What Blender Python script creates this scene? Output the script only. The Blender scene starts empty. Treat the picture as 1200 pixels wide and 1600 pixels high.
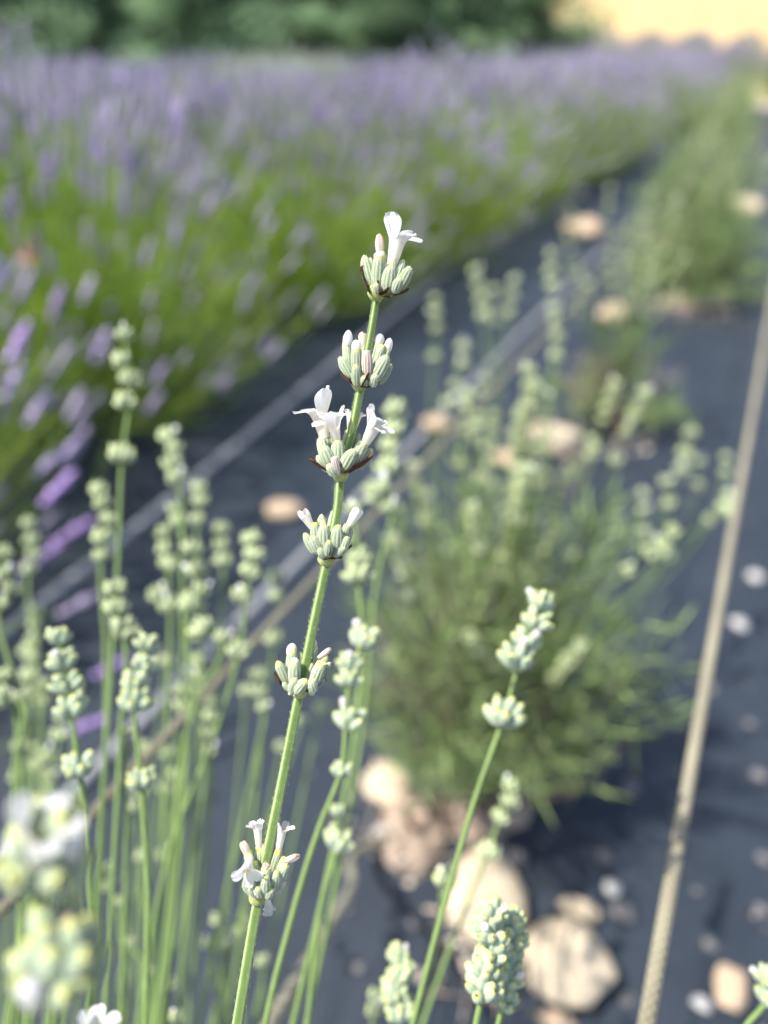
import bpy, math, random
import numpy as np
from mathutils import Vector, Matrix, Euler

random.seed(7)
rng = np.random.default_rng(11)
scene = bpy.context.scene
C = scene.collection
R = math.radians

# ------------------------------------------------------------------ camera
H, PITCH, F = 0.72, 31.0, 1209.0          # height (m), degrees down, focal length in photo pixels
FOCUS = 0.180
cam_d = bpy.data.cameras.new('camera')
cam = bpy.data.objects.new('camera', cam_d)
C.objects.link(cam)
cam.location = (0, 0, H)
cam.rotation_euler = (R(90 - PITCH), 0, 0)
cam_d.sensor_fit = 'VERTICAL'
cam_d.lens = 6.86
cam_d.sensor_height = 6.86 * 1600 / F
cam_d.sensor_width = 6.86 * 1200 / F
cam_d.clip_start = 0.01
cam_d.clip_end = 2000
cam_d.dof.use_dof = True
cam_d.dof.focus_distance = FOCUS
cam_d.dof.aperture_fstop = 1.30
scene.camera = cam

# ------------------------------------------------------------------ sky, sun, exposure
SUN_AZ, SUN_EL = -106.0, 58.0               # azimuth from +Y, clockwise positive
world = bpy.data.worlds.new('World')
scene.world = world
world.use_nodes = True
wn = world.node_tree
bg = wn.nodes['Background']
sky = wn.nodes.new('ShaderNodeTexSky')
sky.sky_type = 'NISHITA'
sky.sun_disc = False
sky.sun_elevation = R(SUN_EL)
sky.sun_rotation = R(SUN_AZ)
sky.air_density = 1.0
sky.dust_density = 2.0
wn.links.new(sky.outputs['Color'], bg.inputs['Color'])
bg.inputs['Strength'].default_value = 0.15
sd = bpy.data.lights.new('sun', 'SUN')
sd.energy = 4.3
sd.angle = R(0.53)
sd.color = (1.0, 0.95, 0.86)
sun = bpy.data.objects.new('sun', sd)
C.objects.link(sun)
sdir = Vector((math.sin(R(SUN_AZ)) * math.cos(R(SUN_EL)), math.cos(R(SUN_AZ)) * math.cos(R(SUN_EL)), math.sin(R(SUN_EL))))
sun.rotation_euler = sdir.to_track_quat('Z', 'Y').to_euler()
sun.location = sdir * 30
vs = scene.view_settings
vs.view_transform = 'Standard'
vs.look = 'None'
vs.gamma = 1
vs.use_curve_mapping = False
vs.exposure = 1.05
scene.cycles.use_denoising = True
scene.cycles.max_bounces = 8
scene.cycles.transparent_max_bounces = 8

# ------------------------------------------------------------------ pixel helpers (directions only)
cp, sp = math.cos(R(PITCH)), math.sin(R(PITCH))
def D(px, py, depth):
    """point seen at photo pixel (px, py) at the given depth along the view axis"""
    a, b = (px - 600) / F, (py - 800) / F
    return Vector((a * depth, depth * (cp - b * sp), H - depth * (sp + b * cp)))
def G(px, py, z=0.0):
    """point on the level plane z seen at a photo pixel"""
    b = (py - 800) / F
    return D(px, py, (H - z) / (sp + b * cp))
def proj(p):
    x, y, z = p[0], p[1], p[2] - H
    d = y * cp - z * sp
    yd = -y * sp - z * cp
    return (600 + F * x / d, 800 + F * yd / d, d)
ROW = R(25.6)
ud = Vector((math.sin(ROW), math.cos(ROW), 0))
un = Vector((math.cos(ROW), -math.sin(ROW), 0))
def RW(s, n, z=0.0):
    """row frame: s metres along the rows, n metres to the right of the camera"""
    return ud * s + un * n + Vector((0, 0, z))

# ------------------------------------------------------------------ object helpers
def props(o, label=None, cat=None, group=None, kind=None):
    if label: o['label'] = label
    if cat: o['category'] = cat
    if group: o['group'] = group
    if kind: o['kind'] = kind
    return o
def empty(name, loc):
    o = bpy.data.objects.new(name, None)
    o.empty_display_size = 0.02
    o.location = loc
    C.objects.link(o)
    return o
def link(name, me, parent=None, loc=None, mat4=None):
    o = bpy.data.objects.new(name, me)
    C.objects.link(o)
    if parent: o.parent = parent
    if loc is not None: o.location = loc
    if mat4 is not None: o.matrix_basis = mat4
    return o
def npmesh(name, V, FS, col=None, mat=None, smooth=True):
    """V (N,3); FS list of int arrays (M,3) or (M,4); col (N,3) pigment per vertex"""
    me = bpy.data.meshes.new(name)
    V = np.asarray(V, dtype=np.float32)
    FS = [np.asarray(f, dtype=np.int32) for f in FS if len(f)]
    me.vertices.add(len(V))
    me.vertices.foreach_set('co', V.ravel())
    idx = np.concatenate([f.ravel() for f in FS])
    tot = np.concatenate([np.full(len(f), f.shape[1], dtype=np.int32) for f in FS])
    start = np.concatenate([[0], np.cumsum(tot)[:-1]]).astype(np.int32)
    me.loops.add(len(idx))
    me.loops.foreach_set('vertex_index', idx)
    me.polygons.add(len(tot))
    me.polygons.foreach_set('loop_start', start)
    me.polygons.foreach_set('loop_total', tot)
    me.polygons.foreach_set('use_smooth', np.full(len(tot), smooth))
    if col is not None:
        a = me.color_attributes.new('Col', 'FLOAT_COLOR', 'POINT')
        c4 = np.ones((len(V), 4), dtype=np.float32)
        c4[:, :3] = np.clip(col, 0, 1)
        a.data.foreach_set('color', c4.ravel())
    if mat: me.materials.append(mat)
    me.update(calc_edges=True)
    me.validate()
    return me
class Acc:
    """collects pieces that stay one mesh"""
    def __init__(s): s.V, s.F3, s.F4, s.C, s.n = [], [], [], [], 0
    def add(s, V, F, col):
        V = np.asarray(V, float); F = np.asarray(F, int)
        if F.shape[1] == 3: s.F3.append(F + s.n)
        else: s.F4.append(F + s.n)
        col = np.asarray(col, float)
        if col.ndim == 1: col = np.repeat(col[None], len(V), 0)
        s.V.append(V); s.C.append(col); s.n += len(V)
    def mesh(s, name, mat, smooth=True):
        fs = []
        if s.F3: fs.append(np.concatenate(s.F3))
        if s.F4: fs.append(np.concatenate(s.F4))
        return npmesh(name, np.concatenate(s.V), fs, np.concatenate(s.C), mat, smooth)
def unit(v):
    v = np.asarray(v, float)
    return v / (np.linalg.norm(v, axis=-1, keepdims=True) + 1e-12)
def frames(d):
    """(N,3) directions -> two perpendicular unit vectors"""
    ref = np.where(np.abs(d[:, 2:3]) > 0.9, [[1.0, 0, 0]], [[0, 0, 1.0]])
    a = unit(np.cross(d, ref))
    return a, unit(np.cross(d, a))
def grid_faces(m, k, wrap=True):
    """m rings of k points"""
    F4 = []
    for i in range(m - 1):
        for j in range(k if wrap else k - 1):
            j2 = (j + 1) % k
            F4.append((i * k + j, i * k + j2, (i + 1) * k + j2, (i + 1) * k + j))
    return np.array(F4)
def lathe(prof, seg, rib=0, amp=0.0, twist=0.0):
    V = []
    for (r, z) in prof:
        for j in range(seg):
            a = 2 * math.pi * j / seg
            rr = r * (1 + amp * math.cos(rib * a))
            V.append((rr * math.cos(a + twist * z), rr * math.sin(a + twist * z), z))
    return np.array(V), grid_faces(len(prof), seg)
def place(V, Rm, T):
    """template (K,3), rotations (N,3,3), offsets (N,3) -> (N*K,3)"""
    return (np.einsum('nij,kj->nki', Rm, V) + T[:, None, :]).reshape(-1, 3)
def rep_faces(Fa, k, n):
    return (Fa[None] + (np.arange(n) * k)[:, None, None]).reshape(-1, Fa.shape[1])
def basis(d, roll=None):
    """(N,3) z-axes -> rotation matrices (columns x, y, z)"""
    a, b = frames(d)
    if roll is not None:
        c, s = np.cos(roll)[:, None], np.sin(roll)[:, None]
        a, b = a * c + b * s, -a * s + b * c
    return np.stack([a, b, d], axis=2)

# ------------------------------------------------------------------ materials
def new_mat(name):
    m = bpy.data.materials.new(name)
    m.use_nodes = True
    nt = m.node_tree
    return m, nt, nt.nodes['Principled BSDF']
def plant_mat(name, rough=0.6, sheen=0.0, transl=0.0, bump=0.0, bscale=2000, var=0.18, vscale=60, sss=0.0, spec=0.3, orand=0.0):
    m, nt, p = new_mat(name)
    N, L = nt.nodes, nt.links
    at = N.new('ShaderNodeAttribute'); at.attribute_name = 'Col'
    tc = N.new('ShaderNodeTexCoord')
    nz = N.new('ShaderNodeTexNoise'); nz.inputs['Scale'].default_value = vscale; nz.inputs['Detail'].default_value = 4
    L.new(tc.outputs['Object'], nz.inputs['Vector'])
    mr = N.new('ShaderNodeMapRange')
    mr.inputs['From Min'].default_value = 0.3; mr.inputs['From Max'].default_value = 0.7
    mr.inputs['To Min'].default_value = 1 - var; mr.inputs['To Max'].default_value = 1 + var
    L.new(nz.outputs['Fac'], mr.inputs['Value'])
    mx = N.new('ShaderNodeVectorMath'); mx.operation = 'SCALE'
    L.new(at.outputs['Color'], mx.inputs[0]); L.new(mr.outputs['Result'], mx.inputs['Scale'])
    if orand:
        oi = N.new('ShaderNodeObjectInfo')
        m2 = N.new('ShaderNodeMapRange'); m2.inputs['To Min'].default_value = 1 - orand; m2.inputs['To Max'].default_value = 1 + orand
        L.new(oi.outputs['Random'], m2.inputs['Value'])
        mv = N.new('ShaderNodeMath'); mv.operation = 'MULTIPLY'
        L.new(mr.outputs['Result'], mv.inputs[0]); L.new(m2.outputs['Result'], mv.inputs[1])
        L.new(mv.outputs[0], mx.inputs['Scale'])
    L.new(mx.outputs['Vector'], p.inputs['Base Color'])
    p.inputs['Roughness'].default_value = rough
    p.inputs['Specular IOR Level'].default_value = spec
    if sheen:
        p.inputs['Sheen Weight'].default_value = sheen
        p.inputs['Sheen Roughness'].default_value = 0.45
        p.inputs['Sheen Tint'].default_value = (0.95, 1.0, 0.92, 1)
    if sss:
        p.inputs['Subsurface Weight'].default_value = sss
        p.inputs['Subsurface Radius'].default_value = (0.6, 0.8, 0.4)
        p.inputs['Subsurface Scale'].default_value = 0.0012
    if bump:
        n2 = N.new('ShaderNodeTexNoise'); n2.inputs['Scale'].default_value = bscale; n2.inputs['Detail'].default_value = 3
        L.new(tc.outputs['Object'], n2.inputs['Vector'])
        b = N.new('ShaderNodeBump'); b.inputs['Strength'].default_value = bump; b.inputs['Distance'].default_value = 0.0002
        L.new(n2.outputs['Fac'], b.inputs['Height']); L.new(b.outputs['Normal'], p.inputs['Normal'])
    if transl:
        t = N.new('ShaderNodeBsdfTranslucent')
        L.new(mx.outputs['Vector'], t.inputs['Color'])
        ms = N.new('ShaderNodeMixShader'); ms.inputs['Fac'].default_value = transl
        out = N['Material Output']
        L.new(p.outputs['BSDF'], ms.inputs[1]); L.new(t.outputs['BSDF'], ms.inputs[2])
        L.new(ms.outputs['Shader'], out.inputs['Surface'])
    return m
M_calyx = plant_mat('calyx_skin', 0.6, sheen=0.22, bump=0.7, bscale=9000, var=0.28, vscale=1100, sss=0.1, orand=0.14)
M_stem = plant_mat('stalk_skin', 0.6, sheen=0.12, bump=0.5, bscale=5000, var=0.12, vscale=400)
M_petal = plant_mat('petal', 0.55, sheen=0.2, transl=0.5, bump=0.25, bscale=2500, var=0.05, vscale=300)
M_bract = plant_mat('dry_bract', 0.7, transl=0.15, bump=0.5, bscale=1500, var=0.35, vscale=500)
M_leaf = plant_mat('lavender_leaf', 0.55, sheen=0.2, transl=0.3, var=0.25, vscale=14)
M_bstem = plant_mat('lavender_stem_mass', 0.5, orand=0.15, transl=0.6, var=0.25, vscale=9)
M_spike = plant_mat('lavender_spike_mass', 0.75, orand=0.2, sheen=0.2, transl=0.2, var=0.25, vscale=12)
M_wood = plant_mat('woody_twig', 0.85, var=0.3, vscale=60, bump=0.6, bscale=600)
M_tree = plant_mat('tree_leaf', 0.5, transl=0.45, var=0.35, vscale=1.1)
M_bark = plant_mat('bark', 0.9, var=0.3, vscale=9, bump=0.5, bscale=40)

def stone_mat(name, c1, c2, c3, scale=18):
    m, nt, p = new_mat(name)
    N, L = nt.nodes, nt.links
    tc = N.new('ShaderNodeTexCoord')
    nz = N.new('ShaderNodeTexNoise'); nz.inputs['Scale'].default_value = scale; nz.inputs['Detail'].default_value = 8; nz.inputs['Roughness'].default_value = 0.65
    L.new(tc.outputs['Object'], nz.inputs['Vector'])
    cr = N.new('ShaderNodeValToRGB')
    cr.color_ramp.elements[0].position = 0.3; cr.color_ramp.elements[0].color = (*c1, 1)
    cr.color_ramp.elements[1].position = 0.72; cr.color_ramp.elements[1].color = (*c2, 1)
    e = cr.color_ramp.elements.new(0.52); e.color = (*c3, 1)
    L.new(nz.outputs['Fac'], cr.inputs['Fac']); L.new(cr.outputs['Color'], p.inputs['Base Color'])
    p.inputs['Roughness'].default_value = 0.8
    n2 = N.new('ShaderNodeTexNoise'); n2.inputs['Scale'].default_value = 160; n2.inputs['Detail'].default_value = 6
    L.new(tc.outputs['Object'], n2.inputs['Vector'])
    b = N.new('ShaderNodeBump'); b.inputs['Strength'].default_value = 0.5; b.inputs['Distance'].default_value = 0.002
    L.new(n2.outputs['Fac'], b.inputs['Height']); L.new(b.outputs['Normal'], p.inputs['Normal'])
    return m
M_sand = stone_mat('sandstone', (0.40, 0.31, 0.20), (0.64, 0.55, 0.41), (0.54, 0.45, 0.32))
M_orange = stone_mat('orange_stone', (0.36, 0.26, 0.17), (0.56, 0.44, 0.32), (0.47, 0.35, 0.24))
M_white = stone_mat('white_pebble', (0.34, 0.33, 0.32), (0.56, 0.55, 0.54), (0.46, 0.45, 0.44))
M_greyp = stone_mat('grey_pebble', (0.10, 0.10, 0.11), (0.24, 0.22, 0.22), (0.16, 0.15, 0.15))

def fabric_mat():
    m, nt, p = new_mat('woven_ground_cover')
    N, L = nt.nodes, nt.links
    tc = N.new('ShaderNodeTexCoord')
    rot = N.new('ShaderNodeMapping'); rot.inputs['Rotation'].default_value = (0, 0, ROW)
    L.new(tc.outputs['Object'], rot.inputs['Vector'])
    nz = N.new('ShaderNodeTexNoise'); nz.inputs['Scale'].default_value = 7; nz.inputs['Detail'].default_value = 8; nz.inputs['Roughness'].default_value = 0.7
    L.new(rot.outputs['Vector'], nz.inputs['Vector'])
    cr = N.new('ShaderNodeValToRGB')
    cr.color_ramp.elements[0].position = 0.30; cr.color_ramp.elements[0].color = (0.010, 0.017, 0.028, 1)
    cr.color_ramp.elements[1].position = 0.80; cr.color_ramp.elements[1].color = (0.028, 0.038, 0.053, 1)
    L.new(nz.outputs['Fac'], cr.inputs['Fac'])
    n3 = N.new('ShaderNodeTexNoise'); n3.inputs['Scale'].default_value = 420; n3.inputs['Detail'].default_value = 2
    L.new(rot.outputs['Vector'], n3.inputs['Vector'])
    cr3 = N.new('ShaderNodeValToRGB')
    cr3.color_ramp.elements[0].position = 0.70; cr3.color_ramp.elements[0].color = (0, 0, 0, 1)
    cr3.color_ramp.elements[1].position = 0.80; cr3.color_ramp.elements[1].color = (0.35, 0.35, 0.35, 1)
    L.new(n3.outputs['Fac'], cr3.inputs['Fac'])
    mx = N.new('ShaderNodeMixRGB'); mx.blend_type = 'MIX'; mx.inputs['Color2'].default_value = (0.20, 0.17, 0.14, 1)
    L.new(cr3.outputs['Color'], mx.inputs['Fac']); L.new(cr.outputs['Color'], mx.inputs['Color1'])
    L.new(mx.outputs['Color'], p.inputs['Base Color'])
    p.inputs['Roughness'].default_value = 0.55
    p.inputs['Specular IOR Level'].default_value = 0.35
    w1 = N.new('ShaderNodeTexWave'); w1.bands_direction = 'X'; w1.inputs['Scale'].default_value = 150; w1.inputs['Distortion'].default_value = 0.6
    w2 = N.new('ShaderNodeTexWave'); w2.bands_direction = 'Y'; w2.inputs['Scale'].default_value = 110; w2.inputs['Distortion'].default_value = 0.6
    L.new(rot.outputs['Vector'], w1.inputs['Vector']); L.new(rot.outputs['Vector'], w2.inputs['Vector'])
    mu = N.new('ShaderNodeMath'); mu.operation = 'ADD'
    L.new(w1.outputs['Fac'], mu.inputs[0]); L.new(w2.outputs['Fac'], mu.inputs[1])
    b = N.new('ShaderNodeBump'); b.inputs['Strength'].default_value = 0.35; b.inputs['Distance'].default_value = 0.0012
    L.new(mu.outputs['Value'], b.inputs['Height']); L.new(b.outputs['Normal'], p.inputs['Normal'])
    return m
M_fabric = fabric_mat()

def ground_mat(name, c1, c2, scale, bump=0.6, dist=0.02):
    m, nt, p = new_mat(name)
    N, L = nt.nodes, nt.links
    tc = N.new('ShaderNodeTexCoord')
    nz = N.new('ShaderNodeTexNoise'); nz.inputs['Scale'].default_value = scale; nz.inputs['Detail'].default_value = 9; nz.inputs['Roughness'].default_value = 0.68
    L.new(tc.outputs['Object'], nz.inputs['Vector'])
    cr = N.new('ShaderNodeValToRGB')
    cr.color_ramp.elements[0].position = 0.3; cr.color_ramp.elements[0].color = (*c1, 1)
    cr.color_ramp.elements[1].position = 0.7; cr.color_ramp.elements[1].color = (*c2, 1)
    L.new(nz.outputs['Fac'], cr.inputs['Fac']); L.new(cr.outputs['Color'], p.inputs['Base Color'])
    p.inputs['Roughness'].default_value = 0.95
    p.inputs['Specular IOR Level'].default_value = 0.15
    b = N.new('ShaderNodeBump'); b.inputs['Strength'].default_value = bump; b.inputs['Distance'].default_value = dist
    L.new(nz.outputs['Fac'], b.inputs['Height']); L.new(b.outputs['Normal'], p.inputs['Normal'])
    return m
M_soil = ground_mat('sandy_soil', (0.24, 0.18, 0.14), (0.46, 0.37, 0.29), 22)
M_gold = ground_mat('ripe_field', (0.38, 0.26, 0.11), (0.52, 0.38, 0.18), 1.4, 0.5, 0.1)
M_path = ground_mat('pale_path', (0.34, 0.26, 0.21), (0.50, 0.41, 0.34), 4)
M_verge = ground_mat('verge', (0.22, 0.22, 0.10), (0.38, 0.35, 0.20), 2.5, 0.6, 0.1)

def rope_mat(name, k):
    m, nt, p = new_mat(name)
    N, L = nt.nodes, nt.links
    uv = N.new('ShaderNodeUVMap')
    sx = N.new('ShaderNodeSeparateXYZ'); L.new(uv.outputs['UV'], sx.inputs['Vector'])
    def strand(sign):
        a = N.new('ShaderNodeMath'); a.operation = 'MULTIPLY'; a.inputs[1].default_value = 2 * math.pi / 0.0042
        L.new(sx.outputs['X'], a.inputs[0])
        b = N.new('ShaderNodeMath'); b.operation = 'MULTIPLY'; b.inputs[1].default_value = sign * 2 * math.pi * 5
        L.new(sx.outputs['Y'], b.inputs[0])
        c = N.new('ShaderNodeMath'); c.operation = 'ADD'; L.new(a.outputs[0], c.inputs[0]); L.new(b.outputs[0], c.inputs[1])
        s = N.new('ShaderNodeMath'); s.operation = 'SINE'; L.new(c.outputs[0], s.inputs[0])
        return s
    s1, s2 = strand(1), strand(-1)
    mxm = N.new('ShaderNodeMath'); mxm.operation = 'MAXIMUM'
    L.new(s1.outputs[0], mxm.inputs[0]); L.new(s2.outputs[0], mxm.inputs[1])
    b = N.new('ShaderNodeBump'); b.inputs['Strength'].default_value = 0.9; b.inputs['Distance'].default_value = 0.0008
    L.new(mxm.outputs[0], b.inputs['Height']); L.new(b.outputs['Normal'], p.inputs['Normal'])
    tc = N.new('ShaderNodeTexCoord')
    nz = N.new('ShaderNodeTexNoise'); nz.inputs['Scale'].default_value = 30; nz.inputs['Detail'].default_value = 6
    L.new(tc.outputs['Object'], nz.inputs['Vector'])
    cr = N.new('ShaderNodeValToRGB')
    cr.color_ramp.elements[0].position = 0.3; cr.color_ramp.elements[0].color = (0.21 * k, 0.185 * k, 0.105 * k, 1)
    cr.color_ramp.elements[1].position = 0.75; cr.color_ramp.elements[1].color = (0.36 * k, 0.325 * k, 0.205 * k, 1)
    L.new(nz.outputs['Fac'], cr.inputs['Fac'])
    mm = N.new('ShaderNodeMapRange'); mm.inputs['From Min'].default_value = -0.6; mm.inputs['From Max'].default_value = 1
    mm.inputs['To Min'].default_value = 0.55; mm.inputs['To Max'].default_value = 1.05
    L.new(mxm.outputs[0], mm.inputs['Value'])
    sc = N.new('ShaderNodeVectorMath'); sc.operation = 'SCALE'
    L.new(cr.outputs['Color'], sc.inputs[0]); L.new(mm.outputs['Result'], sc.inputs['Scale'])
    L.new(sc.outputs['Vector'], p.inputs['Base Color'])
    p.inputs['Roughness'].default_value = 0.7
    p.inputs['Sheen Weight'].default_value = 0.2
    return m
M_rope, M_rope2 = rope_mat('tan_braided_cord', 1.0), rope_mat('brown_braided_cord', 0.75)
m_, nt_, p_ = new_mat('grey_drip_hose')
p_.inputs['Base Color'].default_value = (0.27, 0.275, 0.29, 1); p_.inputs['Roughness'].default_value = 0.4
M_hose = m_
m_, nt_, p_ = new_mat('weathered_stake')
p_.inputs['Base Color'].default_value = (0.20, 0.16, 0.11, 1); p_.inputs['Roughness'].default_value = 0.9
M_stake = m_

# ------------------------------------------------------------------ terrain
def sheet(name, s0, s1, n0, n1, ns, nn, zf, mat):
    ss, nv = np.linspace(s0, s1, ns), np.linspace(n0, n1, nn)
    V = []
    for s in ss:
        for n in nv:
            p = RW(s, n); V.append((p.x, p.y, zf(s, n)))
    me = npmesh(name, V, [grid_faces(ns, nn, False)[:, ::-1]], None, mat, True)
    return link(name, me)
def hill(s, n):
    d, e = max(0.0, s - 24.0), max(0.0, s - 14.4)
    return -0.012 + 0.14 * d * d / (d + 30.0) + 0.085 * e * e / (e + 4.0)
ground = sheet('ground', -60, 900, -500, 500, 640, 60, hill, M_gold); props(ground, kind='structure')
soilf = sheet('soil', -12, 13.2, -16, 9, 60, 60, lambda s, n: -0.006 + 0.0, M_soil); props(soilf, kind='structure')
path = sheet('path', 13.2, 14.6, -30, 14, 12, 60, lambda s, n: -0.004 + 0.003 * math.sin(n * 1.7), M_path); props(path, kind='structure')
verge = sheet('verge', 14.6, 23.0, -30, 20, 24, 60, lambda s, n: hill(s, n) + 0.014, M_verge); props(verge, kind='structure')
def wr(s, n):
    return (0.006 + 0.0018 * math.sin(n * 23 + 1.2 * math.sin(s * 2.1)) * (0.5 + 0.5 * math.sin(s * 1.3 + n))
            + 0.004 * math.sin(s * 5.1 + n * 3.3) * math.sin(n * 4.2 - s * 1.7) + 0.0008 * math.sin(31 * s + 17 * n))
fabric = sheet('ground_cover', -3, 12.9, -8.5, 3.2, 420, 330, lambda s, n: max(0.0012, wr(s, n)), M_fabric); props(fabric, kind='structure')

def soil_patch(c, r, seed):
    q = random.Random(seed)
    ph = [q.uniform(0, 6.28) for _ in range(4)]
    V, K = [(0, 0, 0.022)], 28
    rings = (0.35, 0.7, 0.9, 1.0)
    for f in rings:
        for j in range(K):
            a = 6.283 * j / K
            rr = r * f * (1 + 0.18 * math.sin(2 * a + ph[0]) + 0.12 * math.sin(3 * a + ph[1]) + 0.07 * math.sin(7 * a + ph[2]))
            z = 0.022 * (1 - f ** 2) + 0.004 * math.sin(5 * a + ph[3] + 8 * f) + (0.011 if f < 1 else -0.012)
            V.append((rr * math.cos(a), rr * math.sin(a), z))
    F3 = [(0, 1 + j, 1 + (j + 1) % K) for j in range(K)]
    F4 = grid_faces(4, K) + 1
    me = npmesh('soil_patch', V, [np.array(F3), F4], None, M_soil)
    o = link('soil', me, None, (c.x, c.y, 0.0)); props(o, kind='structure')
    return o

# ------------------------------------------------------------------ tubes
def smooth_path(P, n):
    """smooth curve through points P (chord-length tangents, so uneven spacing does not overshoot), n samples per span"""
    P = [Vector(p) for p in P]
    h = [max(1e-6, (P[i + 1] - P[i]).length) for i in range(len(P) - 1)]
    sl = [(P[i + 1] - P[i]) / h[i] for i in range(len(h))]
    T = [sl[0]] + [(sl[i - 1] * h[i] + sl[i] * h[i - 1]) / (h[i - 1] + h[i]) for i in range(1, len(h))] + [sl[-1]]
    out = []
    for i in range(len(h)):
        for k in range(n):
            t = k / n
            a, b = t * t * (3 - 2 * t), t * (1 - t)
            out.append(P[i] * (1 - a) + P[i + 1] * a + (T[i] * (1 - t) - T[i + 1] * t) * (b * h[i]))
    out.append(P[-1])
    return out
def tube(P, rad, seg=8, square=0.0, twist=0.0):
    """P list of Vectors, rad list; returns V, F, ang, frac"""
    P = np.array([tuple(p) for p in P]); n = len(P)
    T = unit(np.gradient(P, axis=0))
    a = unit(np.cross(T[0], [0.3, 0.9, 0.1])); A = []
    for i in range(n):
        a = a - T[i] * np.dot(a, T[i]); a = a / np.linalg.norm(a); A.append(a)
    A = np.array(A); B = np.cross(T, A)
    th = np.arange(seg) * 2 * math.pi / seg
    L = np.concatenate([[0], np.cumsum(np.linalg.norm(np.diff(P, axis=0), axis=1))])
    V = np.zeros((n, seg, 3))
    for j in range(seg):
        r = np.asarray(rad) * (1 + square * math.cos(4 * th[j]))
        tt = th[j] + twist * L
        V[:, j] = P + (A * np.cos(tt)[:, None] + B * np.sin(tt)[:, None]) * r[:, None]
    return V.reshape(-1, 3), grid_faces(n, seg), np.tile(th, n), np.repeat(L / L[-1], seg), T, A, B
def cord(name, P, r, mat, label, cat, group=None, seg=14, n=24):
    pts = smooth_path(P, n)
    V, Fq, th, fr, T, A, B = tube(pts, [r] * len(pts), seg)
    o0 = Vector(P[0])
    me = npmesh(name, V - np.array(tuple(o0)), [Fq], None, mat)
    uvl = me.uv_layers.new(name='UVMap')
    L = np.concatenate([[0], np.cumsum([(pts[i + 1] - pts[i]).length for i in range(len(pts) - 1)])])
    uv = np.zeros((len(me.loops), 2), dtype=np.float32)
    vi = np.zeros(len(me.loops), dtype=np.int32); me.loops.foreach_get('vertex_index', vi)
    uv[:, 0] = L[vi // seg]
    v = (vi % seg) / seg
    lj = v.reshape(-1, 4)
    wrapm = (lj.max(1) - lj.min(1)) > 0.5
    lj[wrapm] = np.where(lj[wrapm] < 0.5, lj[wrapm] + 1, lj[wrapm])
    uv[:, 1] = lj.ravel()
    uvl.data.foreach_set('uv', uv.ravel())
    o = link(name, me, None, o0)
    props(o, label, cat, group)
    return o

# ------------------------------------------------------------------ colours (pigments, linear)
c_cal = np.array([0.40, 0.46, 0.32]); c_rib = np.array([0.115, 0.19, 0.04]); c_tip = np.array([0.66, 0.66, 0.14])
c_white = np.array([0.80, 0.79, 0.775]); c_cream = np.array([0.80, 0.74, 0.62]); c_pink = np.array([0.62, 0.40, 0.33])
c_stem = np.array([0.095, 0.165, 0.036]); c_stemp = np.array([0.31, 0.38, 0.165])
c_brown = np.array([0.10, 0.045, 0.025]); c_fuzz = np.array([0.80, 0.84, 0.76])

def hairs(acc, P, Nn, L, w, col):
    """short blades standing on points P with normals Nn"""
    n = len(P)
    j = rng.normal(0, 0.5, (n, 3))
    d = unit(Nn + j)
    a, b = frames(d)
    l = L * rng.uniform(0.5, 1.3, (n, 1))
    V = np.stack([P - a * w, P + a * w, P + d * l], axis=1).reshape(-1, 3)
    acc.add(V, np.arange(n * 3).reshape(-1, 3), col)

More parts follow.
